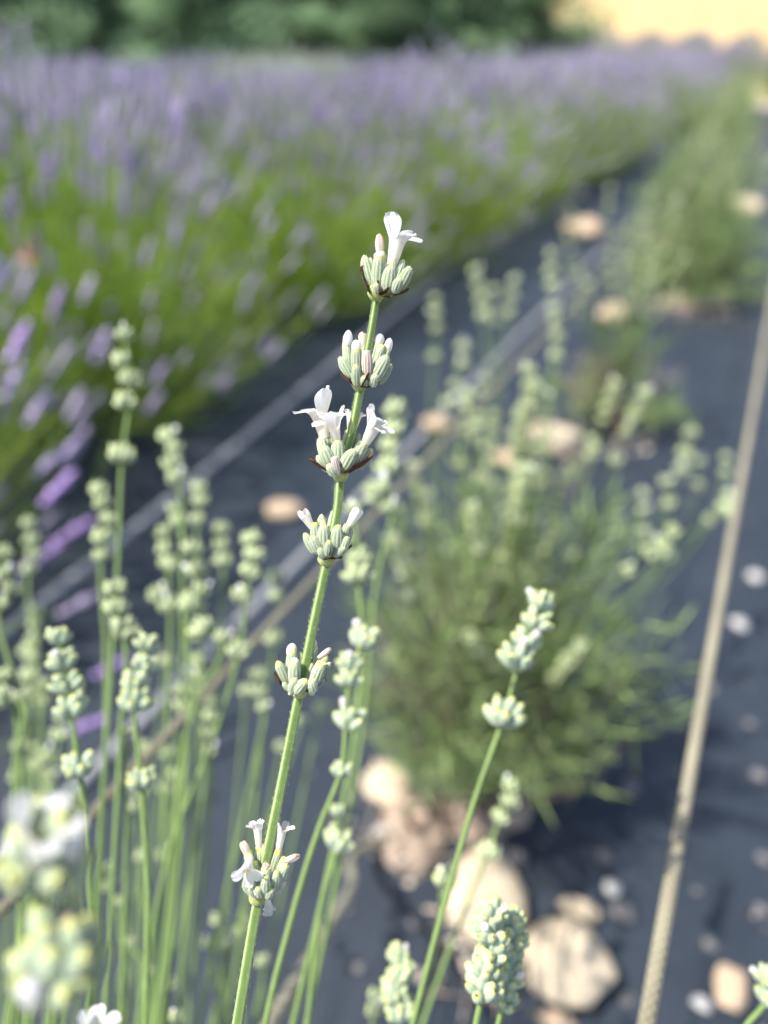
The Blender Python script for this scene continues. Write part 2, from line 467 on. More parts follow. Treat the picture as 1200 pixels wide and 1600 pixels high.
def calyx_mesh(name, kind='bud', hi=True, seed=0):
    """unit calyx: base at the origin, length 1 along z, widest diameter 1"""
    q = np.random.default_rng(seed)
    seg, m = (40, 16) if hi else (8, 6)
    zs = np.linspace(0, 1, m)
    if kind == 'bud':
        prof = [0.30 + 0.70 * math.sin(math.pi * min(1, (z * 0.93 + 0.06)) ** 0.9) ** 0.55 if z < 0.97 else 0.20 for z in zs]
        prof = [p * 0.5 * (1 if z < 0.75 else math.sqrt(max(0.02, 1 - ((z - 0.75) / 0.262) ** 2)) * 1.0) for p, z in zip(prof, zs)]
    else:                                    # open-mouthed calyx, holds a corolla
        prof = [0.5 * (0.42 + 0.58 * math.sin(math.pi * (0.12 + 0.70 * z)) ** 0.8) for z in zs]
    prof[0] *= 0.55
    V, Fq = lathe(list(zip(prof, zs)), seg, 13 if hi else 0, 0.0)
    th = np.tile(np.arange(seg) * 2 * math.pi / seg, m); zz = V[:, 2]
    if hi:
        k = 1 + 0.08 * np.cos(10 * th) * np.sin(math.pi * np.clip(zz * 1.1, 0, 1))
        k *= 1 + 0.03 * np.sin(2 * th + seed) * zz
        V[:, 0] *= k; V[:, 1] *= k
    V[:, 0] += 0.05 * np.sin(zz * 3 + seed) * zz
    rib = np.clip(-np.cos(10 * th), 0, 1) ** 1.0 * np.clip(np.sin(math.pi * np.clip(zz * 1.05, 0, 1)) * 1.6, 0, 1)
    if not hi: rib = 0.10 + 0.5 * np.clip(1 - 1.5 * zz, 0, 1)  # no ribs here: foot darkened, shade between the calyxes put into the colour
    base = c_cal[None] * (0.92 + 0.16 * q.random((len(V), 1)))
    if kind == 'dry':
        base = np.array([0.58, 0.50, 0.43])[None] * (0.85 + 0.3 * q.random((len(V), 1)))
        col = base * (1 - rib[:, None]) + np.array([0.17, 0.10, 0.07]) * rib[:, None]
    else:
        col = base * (1 - 0.85 * rib[:, None]) + c_rib * 0.85 * rib[:, None]
        tipf = np.clip((zz - 0.84) / 0.1, 0, 1)[:, None] * (0.35 + 0.6 * np.clip(np.cos(th + 0.6 * seed) * 1.3 + 0.4, 0, 1))[:, None]
        col = col * (1 - tipf) + c_tip * tipf
        bf = np.clip((0.16 - zz) / 0.16, 0, 1)[:, None] * 0.6
        col = col * (1 - bf) + np.array([0.42, 0.46, 0.14]) * bf
    acc = Acc(); acc.add(V, Fq, col)
    # cap
    top = V[-seg:]
    acc.add(np.vstack([top, top.mean(0) + [0, 0, 0.015]]), [(j, (j + 1) % seg, seg) for j in range(seg)], np.vstack([col[-seg:], col[-1:]]))
    if hi:
        n = 420
        i = q.integers(seg, len(V) - seg, n)
        Nn = V[i].copy(); Nn[:, 2] = 0.25 * (V[i][:, 2] - 0.3); Nn = unit(Nn)
        hairs(acc, V[i] + q.normal(0, 0.012, (n, 3)), Nn, 0.10, 0.010, c_fuzz)
    return acc.mesh(name, M_calyx)
CAL = [calyx_mesh('calyx', 'bud', True, i) for i in range(4)]
CALO = [calyx_mesh('calyx_open', 'open', True, i) for i in range(3)]
CALD = [calyx_mesh('calyx_dry', 'dry', True, i) for i in range(2)]

def budtip_mesh(name, colf, seed, cr=0.0):
    """unit closed corolla tip: base at the origin, length 1, widest diameter 1"""
    m, seg = 12, 20
    zs = np.linspace(0, 1, m)
    prof = [0.5 * (0.74 + 0.26 * math.sin(math.pi * min(1, z * 1.25) * 0.8)) * (1 if z < 0.6 else math.sqrt(max(0.0, 1 - ((z - 0.6) / 0.403) ** 2))) for z in zs]
    V, Fq = lathe(list(zip(prof, zs)), seg)
    th = np.tile(np.arange(seg) * 2 * math.pi / seg, m)
    k = 1 + 0.05 * np.sin(3 * th + seed) * V[:, 2] + 0.03 * np.sin(5 * th + 2 * seed + 6 * V[:, 2])
    k = k * (1 + cr * np.sin(4 * th + 3 * V[:, 2] + seed) * V[:, 2] ** 1.5)
    V[:, 0] *= k; V[:, 1] *= k * (1 - 1.2 * cr)
    if cr: V[:, 2] = np.minimum(V[:, 2], 0.86 + 0.07 * np.sin(3 * th + seed)) + cr * 0.2 * np.cos(th)*V[:,2]
    t = V[:, 2:3]
    col = colf(t, th[:, None])
    acc = Acc(); acc.add(V, Fq, col)
    return acc.mesh(name, M_petal)
BUDW = [budtip_mesh('corolla_bud', lambda t, a: c_cream * (1 - np.clip(t * 2.2, 0, 1)) + c_white * np.clip(t * 2.2, 0, 1), i) for i in range(3)]
BUDP = [budtip_mesh('corolla_faded', lambda t, a: (np.array([0.84, 0.78, 0.70]) * (1 - t ** 3) + np.array([0.70, 0.48, 0.40]) * t ** 3) * (0.88 + 0.12 * np.sin(6 * a)), 5 + i, 0.22) for i in range(2)]

def flower_mesh(name, openness, seed, upper=(1.12, 0.92), lower=(0.82, 0.74), tr=(0.19, 0.335), shut=0):
    """white two-lipped corolla: tube length 1 along z, mouth at z=1, upper lip towards +y"""
    q = np.random.default_rng(seed)
    acc = Acc()
    seg, m = 24, 10
    prof = [(tr[0] + (tr[1] - tr[0]) * (z ** 1.4) + 0.012 * math.sin(z * 5), z) for z in np.linspace(0, 1, m)]
    V, Fq = lathe(prof, seg)
    th = np.tile(np.arange(seg) * 2 * math.pi / seg, m)
    V[:, 1] *= 1.1
    t = V[:, 2:3]
    col = np.array([0.84, 0.82, 0.70]) * (1 - t) + c_white * t
    acc.add(V, Fq, col)
    # an inner throat, faintly orange
    prof2 = [(tr[1] * .93, 0.985), (tr[1] * .7, 0.9), (tr[1] * .4, 0.82), (0.01, 0.8)]
    V2, F2 = lathe(prof2, 12)
    acc.add(V2, F2, np.array([0.80, 0.66, 0.48]))
    r0 = tr[1]
    lobes = [(90 - 31, 40, upper, 10 + 14 * openness), (90 + 31, 40, upper, 6 + 16 * openness),
             (-90, 36, lower, 40 + 52 * openness), (-90 - 66, 36, lower, 35 + 58 * openness), (-90 + 66, 36, lower, 38 + 55 * openness)]
    for (a0, half, (Ln, Wd), bend) in lobes:
        nu, nv = 9, 11
        Ln = Ln * q.uniform(0.88, 1.12); Wd = Wd * q.uniform(0.9, 1.1)
        ph = q.uniform(0, 6.28, 3)
        P = np.zeros((nv, nu, 3))
        a0 = R(a0 + q.uniform(-6, 6))
        rad = np.array([math.cos(a0), math.sin(a0) * 1.1, 0]); tan = np.array([-math.sin(a0), math.cos(a0), 0])
        b = R((bend if not shut else -shut) + q.uniform(-8, 8))
        pos = rad * r0 + np.array([0, 0, 1.0]); step = Ln / (nv - 1)
        for i in range(nv):
            v = i / (nv - 1)
            ang = b * min(1, v * 1.7) + R(14) * max(0, v - 0.6) * q.uniform(0.5, 1.5)
            d = rad * math.sin(ang) + np.array([0, 0, 1]) * math.cos(ang)
            if i: pos = pos + d * step
            nrm = rad * math.cos(ang) - np.array([0, 0, 1]) * math.sin(ang)
            w = (r0 * math.sin(R(half)) * (1 - v) ** 2 + Wd * 0.5 * (1 - (1 - v) ** 2)) * (1 if v < 0.6 else math.sqrt(max(0.05, 1 - ((v - 0.6) / 0.42) ** 2)))
            for j in range(nu):
                u = 2 * j / (nu - 1) - 1
                cup = r0 * (1 - math.cos(R(half))) * (1 - v) * u * u
                ruf = 0.035 * v * math.sin(5 * u + ph[0] + 4 * v) + 0.03 * v * v * math.sin(9 * u + ph[1]) * abs(u)
                P[i, j] = pos + tan * u * w - rad * cup + nrm * (ruf + 0.05 * v * (u * u) * (1 if bend < 50 else -1))
                P[i, j] += rad * 0.02 * math.sin(7 * u + ph[2]) * (v ** 3)
        uu = np.tile(np.linspace(-1, 1, nu), nv); vv = np.repeat(np.linspace(0, 1, nv), nu)
        vein = 1 - 0.10 * np.clip(np.cos(11 * uu), 0, 1) ** 2 * (1 - 0.6 * vv) - 0.05 * (vv > .93) * q.random(nu * nv)
        col = c_white[None] * vein[:, None] * np.stack([np.ones(nu * nv), 1 - .02 * (1 - vv), 1 - .10 * (1 - vv) ** 2], 1)
        acc.add(P.reshape(-1, 3), grid_faces(nv, nu, False), col)
    return acc.mesh(name, M_petal)
FLW = [flower_mesh('corolla', 1.0, 1), flower_mesh('corolla', 0.9, 2), flower_mesh('corolla', 0.8, 8)]
HALF = [flower_mesh('corolla_half', 0.5, 4, (0.46, 0.46), (0.40, 0.42), (0.13, 0.22)), flower_mesh('corolla_half', 0.6, 5, (0.46, 0.46), (0.42, 0.40), (0.13, 0.22))]
SHUT = [flower_mesh('corolla_shut', 0, 14, (0.55, 0.5), (0.50, 0.46), (0.17, 0.36), 24), flower_mesh('corolla_shut', 0, 15, (0.6, 0.5), (0.46, 0.46), (0.17, 0.36), 18)]
CUP = [flower_mesh('corolla_cup', 0.05, 6, (0.22, 0.40), (0.20, 0.36), (0.16, 0.33))]

def bract_mesh(seed):
    """unit papery bract: base at the origin, pointing along z, curling towards +y"""
    q = np.random.default_rng(seed)
    nu, nv = 7, 9
    P = np.zeros((nv, nu, 3)); col = np.zeros((nv, nu, 3))
    for i in range(nv):
        v = i / (nv - 1)
        w = 0.30 * (math.sin(math.pi * min(1, 0.16 + 0.84 * v)) ** 0.8) * (1 - 0.55 * v) + 0.012
        for j in range(nu):
            u = 2 * j / (nu - 1) - 1
            P[i, j] = (u * w, 0.20 * v * v + 0.30 * w * u * u + 0.05 * math.sin(6 * v + 4 * u + seed) * v, v)
            col[i, j] = c_brown * (0.8 + 0.6 * q.random()) if abs(u) > 0.2 else np.array([0.17, 0.08, 0.045])
    V = P.reshape(-1, 3); Cc = col.reshape(-1, 3); Fq = grid_faces(nv, nu, False)
    acc = Acc(); acc.add(V, Fq, Cc); acc.add(V + [0, -0.02, 0], Fq[:, ::-1], Cc)
    return acc.mesh('bract', M_bract)
BRT = [bract_mesh(i) for i in range(3)]

def orient(base, tip, up=None, wid=None):
    """matrix: origin at base, z axis to tip, scaled (wid, wid, length)"""
    z = (tip - base); L = z.length; z = z / L
    u = Vector(up) if up is not None else Vector((random.uniform(-1, 1), random.uniform(-1, 1), random.uniform(-1, 1)))
    y = (u - z * u.dot(z)).normalized(); x = y.cross(z)
    w = L if wid is None else wid
    return Matrix(((x.x * w, y.x * w, z.x * L, base.x), (x.y * w, y.y * w, z.y * L, base.y), (x.z * w, y.z * w, z.z * L, base.z), (0, 0, 0, 1)))

# ------------------------------------------------------------------ the sharp lavender stalk
d_h = FOCUS
B0 = Vector((-0.15, -0.25, 0.0))
hero = empty('lavender_stalk', B0)
props(hero, 'tall sharp lavender stalk with white flowers and spaced whorls of pale green calyxes', 'flower stalk')
hs = [(590, 452, .180), (581, 510, .180), (572, 560, .180), (563, 606, .180), (551, 669, .180), (532, 744, .180), (528, 790, .180), (510, 880, .1798),
      (489, 980, .1794), (467, 1087, .179), (435, 1250, .1782), (403, 1408, .177), (371, 1600, .175)]
hp = [D(*q) for q in hs]
low = hp[-1]
hp += [low.lerp(B0, 0.33) + Vector((0, 0.012, 0)), low.lerp(B0, 0.68) + Vector((0, 0.012, 0)), B0 + Vector((0, 0, -0.01))]
pts = smooth_path(hp, 12)
px_r = np.interp(np.arange(len(pts)), np.array([0, 3, 7, 9, 11, 15]) * 12.0, [5.2, 6.6, 7.4, 8.0, 8.8, 9.4])
rad = px_r * d_h / F
V, Fq, th, fr, T_, A_, B_ = tube(pts, rad, 16, 0.11, 3.0)
rid = (0.5 + 0.5 * np.cos(4 * th))[:, None] ** 3
acc = Acc(); acc.add(V - np.array(tuple(B0)), Fq, c_stem * (1 - rid) + c_stemp * rid)
nv_ = len(pts) * 16
sel = rng.integers(0, 12 * 12 * 16, 5200)
cen = np.repeat(np.array([tuple(p) for p in pts]), 16, axis=0)
hairs(acc, (V - np.array(tuple(B0)))[sel] + rng.normal(0, 0.0002, (len(sel), 3)), unit((V - cen)[sel]), 0.00035, 0.000022, np.array([0.62, 0.68, 0.50]))
link('stem', acc.mesh('stem', M_stem), hero)

# per whorl: origin of the zoom, its scale, base pixel, then pieces in zoom pixels
# ('c' closed calyx, 'o' calyx holding a corolla, 'd' withered calyx, 'w' white corolla bud, 'p' faded corolla,
#  'F' open flower, 'H' half open, 'U' cup; x0,y0 -> x1,y1, width, depth mm at base, depth mm at tip)
HERO = [
 ((520, 310, 6.667), (588, 462), [
  ('c', 405, 930, 318, 590, 122, -.5, -1.5), ('o', 458, 960, 482, 610, 128, -2, -3), ('w', 478, 660, 482, 556, 108, -2.8, -3), ('c', 430, 930, 388, 612, 80, 1.5, 1.5),
  ('c', 560, 985, 612, 692, 142, -3, -4), ('c', 640, 985, 702, 822, 106, -3.5, -5), ('c', 620, 960, 742, 636, 112, .5, 1), ('c', 690, 950, 806, 706, 124, -1, -1.5),
  ('o', 580, 940, 622, 640, 118, 0, 0), ('F', 618, 690, 672, 440, 0, 0, -.4, (-.35, -1, .25)), ('o', 505, 930, 505, 560, 100, 1.5, 2), ('p', 492, 585, 486, 358, 112, 2, 2),
  ('c', 430, 960, 350, 700, 110, 3, 5), ('c', 520, 960, 560, 600, 120, 3, 5), ('c', 600, 960, 690, 690, 120, 3, 5), ('c', 480, 985, 450, 880, 80, -3, -4.5),
  ('b', 400, 1000, 243, 745, 0, -1, -1.5), ('b', 470, 1000, 505, 862, 0, -4, -4.5), ('b', 640, 1015, 800, 985, 0, -2, -3), ('b', 520, 1020, 610, 1052, 0, -3, -4), ('b', 500, 1010, 600, 965, 0, -3, -5)]),
 ((490, 490, 7.5), (562, 602), [
  ('c', 450, 760, 300, 505, 128, -1.5, -2.5), ('o', 430, 700, 372, 350, 108, 0, 0), ('w', 385, 410, 412, 193, 110, 0, 0), ('o', 505, 720, 500, 420, 128, -2, -2.5),
  ('w', 498, 470, 498, 306, 112, -2.4, -2.6), ('c', 510, 850, 496, 590, 116, -3, -5), ('d', 630, 760, 618, 432, 122, -2.5, -3.5), ('o', 580, 650, 582, 400, 100, 2.5, 3), ('p', 580, 430, 578, 200, 114, 3, 3.2),
  ('o', 660, 720, 755, 340, 112, .5, 1), ('w', 745, 390, 790, 236, 118, 1, 1.2), ('o', 690, 720, 812, 372, 96, 0, 0), ('o', 760, 700, 860, 430, 100, .5, 1), ('w', 845, 480, 898, 286, 100, 1, 1),
  ('c', 700, 790, 860, 484, 158, -1.5, -3), ('c', 760, 820, 915, 592, 110, 0, -.5), ('c', 690, 850, 722, 712, 104, -3, -5), ('c', 580, 850, 596, 730, 90, -3, -5),
  ('c', 520, 780, 420, 500, 120, 2, 5), ('c', 580, 780, 570, 480, 120, 3, 5.5), ('c', 640, 780, 700, 500, 120, 2, 5),
  ('b', 480, 850, 285, 735, 0, -1, -2), ('b', 560, 860, 690, 720, 0, -4, -5), ('b', 620, 870, 780, 850, 0, -2, -3), ('b', 560, 862, 610, 885, 0, -3.5, -4.5)]),
 ((450, 590, 6.316), (532, 744), [
  ('c', 400, 830, 305, 590, 120, 0, -.5), ('c', 430, 880, 338, 672, 136, -2, -3), ('c', 400, 920, 282, 770, 96, -1, -1.5), ('c', 470, 970, 395, 855, 94, -3.5, -5),
  ('d', 500, 960, 455, 786, 82, -3.5, -5), ('o', 500, 860, 484, 620, 138, -1.5, -2), ('c', 440, 800, 392, 552, 104, 1.5, 2), ('c', 540, 920, 655, 700, 134, -3, -4), ('o', 620, 900, 752, 640, 134, -1, -2),
  ('c', 690, 900, 830, 700, 108, 0, -.5), ('c', 580, 820, 592, 505, 108, 2, 3), ('c', 610, 820, 705, 552, 90, 1.5, 2), ('c', 560, 850, 640, 620, 120, 3, 5.5), ('c', 500, 850, 470, 620, 120, 3, 5.5),
  ('o', 420, 800, 350, 560, 110, 1, 1.2),
  ('F', 362, 600, 308, 372, 0, 1, .6, (.75, -.9, .35)), ('F', 482, 650, 450, 470, 0, -1.6, -3.6, (-.1, -1, .6)), ('U', 625, 540, 652, 372, 0, 2.6, 2.8, (0, -1, 0)), ('F', 752, 668, 842, 500, 0, -1.6, -3.2, (-.1, -1, .45)),
  ('b', 470, 940, 198, 862, 0, -1, -1.5), ('b', 540, 950, 548, 845, 0, -4, -4.6), ('b', 570, 940, 742, 876, 0, -3, -4.5), ('b', 600, 935, 860, 820, 0, -1, -1.5), ('b', 500, 930, 430, 955, 0, -3, -4.5)]),
 ((440, 770, 7.5), (510, 876), [
  ('c', 400, 710, 262, 470, 110, -.8, -1.5), ('c', 450, 700, 345, 508, 126, -2.5, -3.6), ('o', 420, 640, 382, 350, 118, 0, 0), ('c', 510, 680, 488, 362, 156, -2, -3), ('c', 480, 620, 490, 318, 116, 0, .4),
  ('c', 480, 600, 470, 248, 126, 2, 2.5), ('c', 550, 640, 602, 205, 100, 2.2, 3), ('c', 640, 680, 662, 372, 156, -2, -3), ('c', 700, 700, 775, 510, 110, -2.4, -3), ('o', 680, 660, 775, 372, 104, 0, 0),
  ('c', 730, 660, 830, 400, 76, .5, 1), ('c', 540, 740, 558, 552, 96, -3.5, -5.5), ('c', 500, 760, 430, 645, 90, -2.6, -4), ('c', 620, 750, 745, 636, 88, -2.6, -4),
  ('c', 590, 700, 560, 430, 130, 3, 5), ('c', 620, 700, 680, 440, 130, 3, 5),
  ('K', 368, 430, 282, 280, 0, 0, -.3, (-.9, .3, .5)), ('K', 758, 432, 850, 280, 0, 0, .2, (.6, -.9, .2)),
  ('b', 540, 770, 484, 800, 0, -2, -3), ('b', 590, 765, 716, 790, 0, -2, -3), ('b', 560, 735, 600, 650, 0, -4.5, -5), ('b', 660, 700, 835, 660, 0, -1, -1.5), ('b', 560, 765, 610, 795, 0, -3, -3.6)]),
 ((400, 980, 8), (468, 1082), [
  ('c', 400, 720, 262, 420, 138, -.5, -1.5), ('o', 430, 640, 455, 270, 138, 0, 1), ('w', 425, 350, 464, 200, 124, 1, 1), ('o', 480, 720, 482, 420, 152, -2, -3), ('w', 480, 500, 488, 380, 112, -2.8, -3.2),
  ('c', 540, 680, 552, 300, 96, 1.5, 2), ('o', 680, 680, 738, 240, 96, 1.5, 2), ('w', 735, 275, 740, 158, 54, 2, 2), ('p', 775, 385, 950, 256, 92, 1, 1.2), ('c', 760, 640, 890, 352, 122, .5, 1),
  ('o', 710, 740, 822, 440, 156, -2, -3), ('w', 800, 530, 832, 436, 120, -2.6, -3), ('c', 780, 700, 925, 432, 96, 0, -.8), ('c', 640, 720, 702, 440, 86, 0, 0),
  ('c', 440, 810, 492, 640, 116, -3.5, -5), ('c', 500, 815, 634, 656, 138, -4, -5.5), ('c', 720, 800, 684, 655, 124, -4, -5.5), ('c', 420, 800, 336, 690, 70, -2, -3), ('c', 660, 810, 730, 830, 64, -3, -4), ('c', 480, 800, 405, 838, 60, -3, -4), ('c', 740, 760, 865, 650, 64, -1.5, -2),
  ('c', 560, 740, 500, 450, 130, 3, 5), ('c', 620, 740, 620, 420, 130, 3, 5.5), ('c', 660, 740, 740, 450, 130, 3, 5),
  ('b', 420, 800, 190, 608, 0, -1, -1.5), ('b', 640, 800, 900, 712, 0, -1, -1.5), ('b', 560, 800, 660, 690, 0, -4, -5)]),
 ((330, 1250, 7.06), (403, 1404), [
  ('o', 520, 960, 530, 520, 98, .5, 1), ('H', 528, 540, 512, 320, 0, 1, .8, (.1, -1, .2)), ('o', 640, 960, 742, 540, 116, 0, .8), ('H', 738, 570, 780, 340, 0, .8, .8, (-.6, -1, .2)), ('p', 575, 700, 586, 465, 76, .6, .8),
  ('o', 480, 900, 400, 560, 104, -.5, -1), ('p', 395, 590, 338, 446, 110, -1, -1.2), ('o', 500, 900, 450, 690, 120, -1.5, -2.4), ('F', 428, 630, 402, 750, 0, -1.8, -5.4, (0, -1, .35)),
  ('o', 600, 920, 604, 740, 124, -3, -4), ('p', 606, 780, 600, 692, 104, -3.8, -4.2), ('c', 600, 1020, 602, 844, 116, -4, -6), ('c', 680, 1000, 724, 770, 130, -2.4, -3.4), ('c', 700, 960, 840, 700, 130, -1, -2),
  ('o', 690, 900, 820, 640, 96, 0, 0), ('p', 800, 680, 985, 606, 100, 0, 0), ('c', 480, 1060, 424, 944, 80, -3, -4.5), ('c', 540, 1060, 520, 962, 92, -4, -6), ('c', 610, 1075, 676, 980, 96, -3.6, -5), ('c', 450, 1020, 372, 880, 116, -2, -3), ('c', 500, 1030, 450, 862, 128, -3, -4),
  ('d', 700, 1020, 806, 905, 76, -1.5, -2), ('c', 560, 960, 560, 680, 120, 3, 5), ('c', 620, 960, 660, 700, 120, 3, 5), ('c', 480, 960, 450, 740, 120, 2.5, 4.5),
  ('U', 622, 1100, 636, 1210, 0, 2.5, 3, (0, 1, .2))]),
]
CAMB = -Vector((0, cp, -sp))            # towards the camera
IMR, IMU = Vector((1, 0, 0)), Vector((0, sp, cp))
pick = random.Random(3)
for (ox, oy, sc), (bx, by), items in HERO:
    d0 = float(np.interp(by, [q[1] for q in hs], [q[2] for q in hs]))
    wp = D(bx, by, d0)
    knob, kf = lathe([(0.0009, -0.0016), (0.0016, -0.0006), (0.0021, 0.0004), (0.0018, 0.0018), (0.0010, 0.0030)], 16)
    a2 = Acc(); a2.add(knob, kf, np.array([0.34, 0.38, 0.13]))
    wh = link('whorl', a2.mesh('whorl', M_calyx), hero, wp - B0)
    for it in items:
        k, x0, y0, x1, y1, w, z0, z1 = it[:8]
        p0 = D(ox + x0 / sc, oy + y0 / sc, d0 + z0 / 1000) - wp
        p1 = D(ox + x1 / sc, oy + y1 / sc, d0 + z1 / 1000) - wp
        wm = w / sc * d0 / F
        if k == 'c': link('calyx', pick.choice(CAL), wh, None, orient(p0, p1, None, wm))
        elif k == 'o': link('calyx', pick.choice(CALO), wh, None, orient(p0, p1, None, wm))
        elif k == 'd': link('calyx', pick.choice(CALD), wh, None, orient(p0, p1, None, wm))
        elif k == 'w': link('corolla', pick.choice(BUDW), wh, None, orient(p0, p1, None, wm))
        elif k == 'p': link('corolla', pick.choice(BUDP), wh, None, orient(p0, p1, None, wm))
        elif k == 'b': link('bract', pick.choice(BRT), wh, None, orient(p0, p1, CAMB * 0.3 + IMU, (p1 - p0).length * 1.15 + 0.0008))
        else:
            u = it[8]
            up = IMR * u[0] - IMU * u[1] + CAMB * u[2]
            ms = {'F': FLW, 'H': HALF, 'U': CUP, 'K': SHUT}[k]
            link('corolla', pick.choice(ms), wh, None, orient(p0, p1, up, (p1 - p0).length * (1.0 if k != 'U' else 1.35)))

# ------------------------------------------------------------------ whorls for the other stalks
LCAL, LW, LP, LFL = calyx_mesh('calyx_small', 'bud', False, 1), BUDW[0], BUDP[0], FLW[0]
def lowcal(): return (np.array([v.co[:] for v in LCAL.vertices]), [tuple(p.vertices) for p in LCAL.polygons], np.array([tuple(d.color)[:3] for d in LCAL.color_attributes['Col'].data]))
lcV, lcF, lcC = lowcal()
lcC = lcC * np.array([1.02, 1.02, 0.88])
lc4 = np.array([f for f in lcF if len(f) == 4]); lc3 = np.array([f for f in lcF if len(f) == 3])
lbV, lbF = lathe([(0.34, 0), (0.48, 0.35), (0.44, 0.7), (0.2, 0.97)], 8)
def whorl_layout(seed, tiers=2, n=7, white=0.15):
    """list of (base, dir, length, width, type) in a unit whorl about 1 wide, stem along z"""
    q = random.Random(seed); out = []
    for t in range(tiers):
        for i in range(n - t):
            a = 6.283 * (i + 0.5 * t) / (n - t) + q.uniform(-.25, .25)
            tilt = R(q.uniform(34, 58) - 18 * t)
            d = Vector((math.cos(a) * math.sin(tilt), math.sin(a) * math.sin(tilt), math.cos(tilt)))
            b = Vector((math.cos(a) * 0.10, math.sin(a) * 0.10, -0.12 + 0.16 * t + q.uniform(-.04, .04)))
            L = q.uniform(0.42, 0.52)
            ty = 'w' if (t == 1 and q.random() < white) else 'c'
            out.append((b, d, L, q.uniform(0.21, 0.27), ty))
    return out
def whorl_mesh(name, lay, tint=1.0):
    a = Acc()
    for (b, d, L, w, ty) in lay:
        M = np.array(orient(b, b + d * L, None, w))
        a.add(lcV @ M[:3, :3].T + M[:3, 3], lc4, np.clip(lcC * tint, 0, 1))
        a.add(lcV @ M[:3, :3].T + M[:3, 3], lc3, np.clip(lcC * tint, 0, 1))
        if ty == 'w':
            M = np.array(orient(b + d * L * 0.85, b + d * L * 1.35, None, w * 0.85))
            a.add(lbV @ M[:3, :3].T + M[:3, 3], lbF, c_white)
    return a.mesh(name, M_calyx)
LAY = [whorl_layout(i, 2, (7, 6, 6, 7, 5)[i], (.05, .2, .1, .3, .15)[i]) for i in range(5)]
WM = [whorl_mesh('whorl', l) for l in LAY]
LAYT = [whorl_layout(20 + i, 3, 7, 0.05) for i in range(2)]
knobV, knobF = lathe([(0.05, -0.22), (0.11, -0.12), (0.13, 0), (0.09, 0.18), (0.05, 0.3)], 12)
_a = Acc(); _a.add(knobV, knobF, np.array([0.34, 0.38, 0.13])); KNOB = _a.mesh('whorl_core', M_calyx)

def stem_tube(path, r0, r1, seg=7, hi=False):
    pts = smooth_path(path, 6)
    rr = np.linspace(r0, r1, len(pts))
    V, Fq, th, fr, *_ = tube(pts, rr, seg, 0.0)
    rid = (0.5 + 0.5 * np.cos(4 * th))[:, None]
    return V, Fq, c_stem * (1 - 0.4 * rid) + c_stemp * 0.4 * rid
stalk_seed = random.Random(5)
def stalk(depth, wl, low, label, group=None, fine=False, base=None, extra=None, rs=1.0, parent=None, tint=None):
    """one flowering stalk; wl whorls (x, y, width px) from the tip down, low = a lower stem pixel"""
    q = stalk_seed
    b = Vector(base) if base is not None else B0 + Vector((q.uniform(-.06, .06), q.uniform(-.06, .06), 0))
    b.z = 0.0
    T = D(wl[0][0], wl[0][1], depth)
    path = [T]
    def on_line(px, py):                      # depth of the straight stem at that height in the picture
        lo, hi = 0.0, 1.0
        for _ in range(40):
            m = (lo + hi) / 2
            pr = proj(T.lerp(b, m))
            if pr[2] > 0.02 and pr[1] < py: lo = m
            else: hi = m
        return max(0.06, proj(T.lerp(b, lo))[2])
    WP = [T]
    for (x, y, w) in wl[1:]:
        WP.append(D(x, y, on_line(x, y)))
    if len(WP) > 1: path.append(WP[len(WP) // 2]) if len(WP) > 2 else None
    if len(WP) > 1: path.append(WP[-1])
    lows = [] if low is None else low if isinstance(low, list) else [low]
    for (x, y) in lows: path.append(D(x, y, on_line(x, y)))
    path.append(path[-1].lerp(b, 0.5) + Vector((0, 0.01, 0)))
    path.append(b + Vector((0, 0, -0.01)))
    if parent is None:
        if label == L_bud: label = clump_label(wl, depth); group = label.split(' in the ')[0]
        root = empty('lavender_stalk', b); props(root, label, 'flower stalk', group); org = b
        V, Fq, col = stem_tube(path, 0.0007 * rs, 0.0012 * rs)
        a = Acc(); a.add(V - np.array(tuple(org)), Fq, col); link('stem', a.mesh('stem', M_stem), root)
        par = root
    else:
        org = Vector(parent.location)
        V, Fq, col = stem_tube(path, 0.0007 * rs, 0.0012 * rs, 5)
        a = Acc(); a.add(V - np.array(tuple(org)), Fq, col); par = link('flower_stalk', a.mesh('stem', M_stem), parent)
        root = par
    for i, (x, y, w) in enumerate(wl):
        p = WP[i]
        nxt = WP[i + 1] if i + 1 < len(WP) else D(*lows[0], on_line(*lows[0])) if lows else b
        ax = (p - nxt).normalized() if (p - nxt).length > 1e-5 else Vector((0, 0, 1))
        dd = proj(p)[2]
        S = w * dd / F
        u = Vector((q.uniform(-1, 1), q.uniform(-1, 1), 0.1))
        Mx = orient(p - org, p - org + ax * S, u, S)
        if fine:
            kn = link('whorl', KNOB, par, None, Mx)
            lay = q.choice(LAYT if fine == 'dense' else LAY)
            for (bb, d, L, ww, ty) in lay:
                link('calyx', CALL, kn, None, orient(bb, bb + d * L, Vector((0, 0, 1)) if abs(d.z) < .9 else Vector((1, 0, 0)), ww * 1.08))
                if ty == 'w': link('corolla', BUDW[0], kn, None, orient(bb + d * L * 0.85, bb + d * L * 1.35, Vector((0.3, 1, 0.2)), ww * 0.85))
        else:
            link('whorl', q.choice(WM), par, None, Mx)
    return root
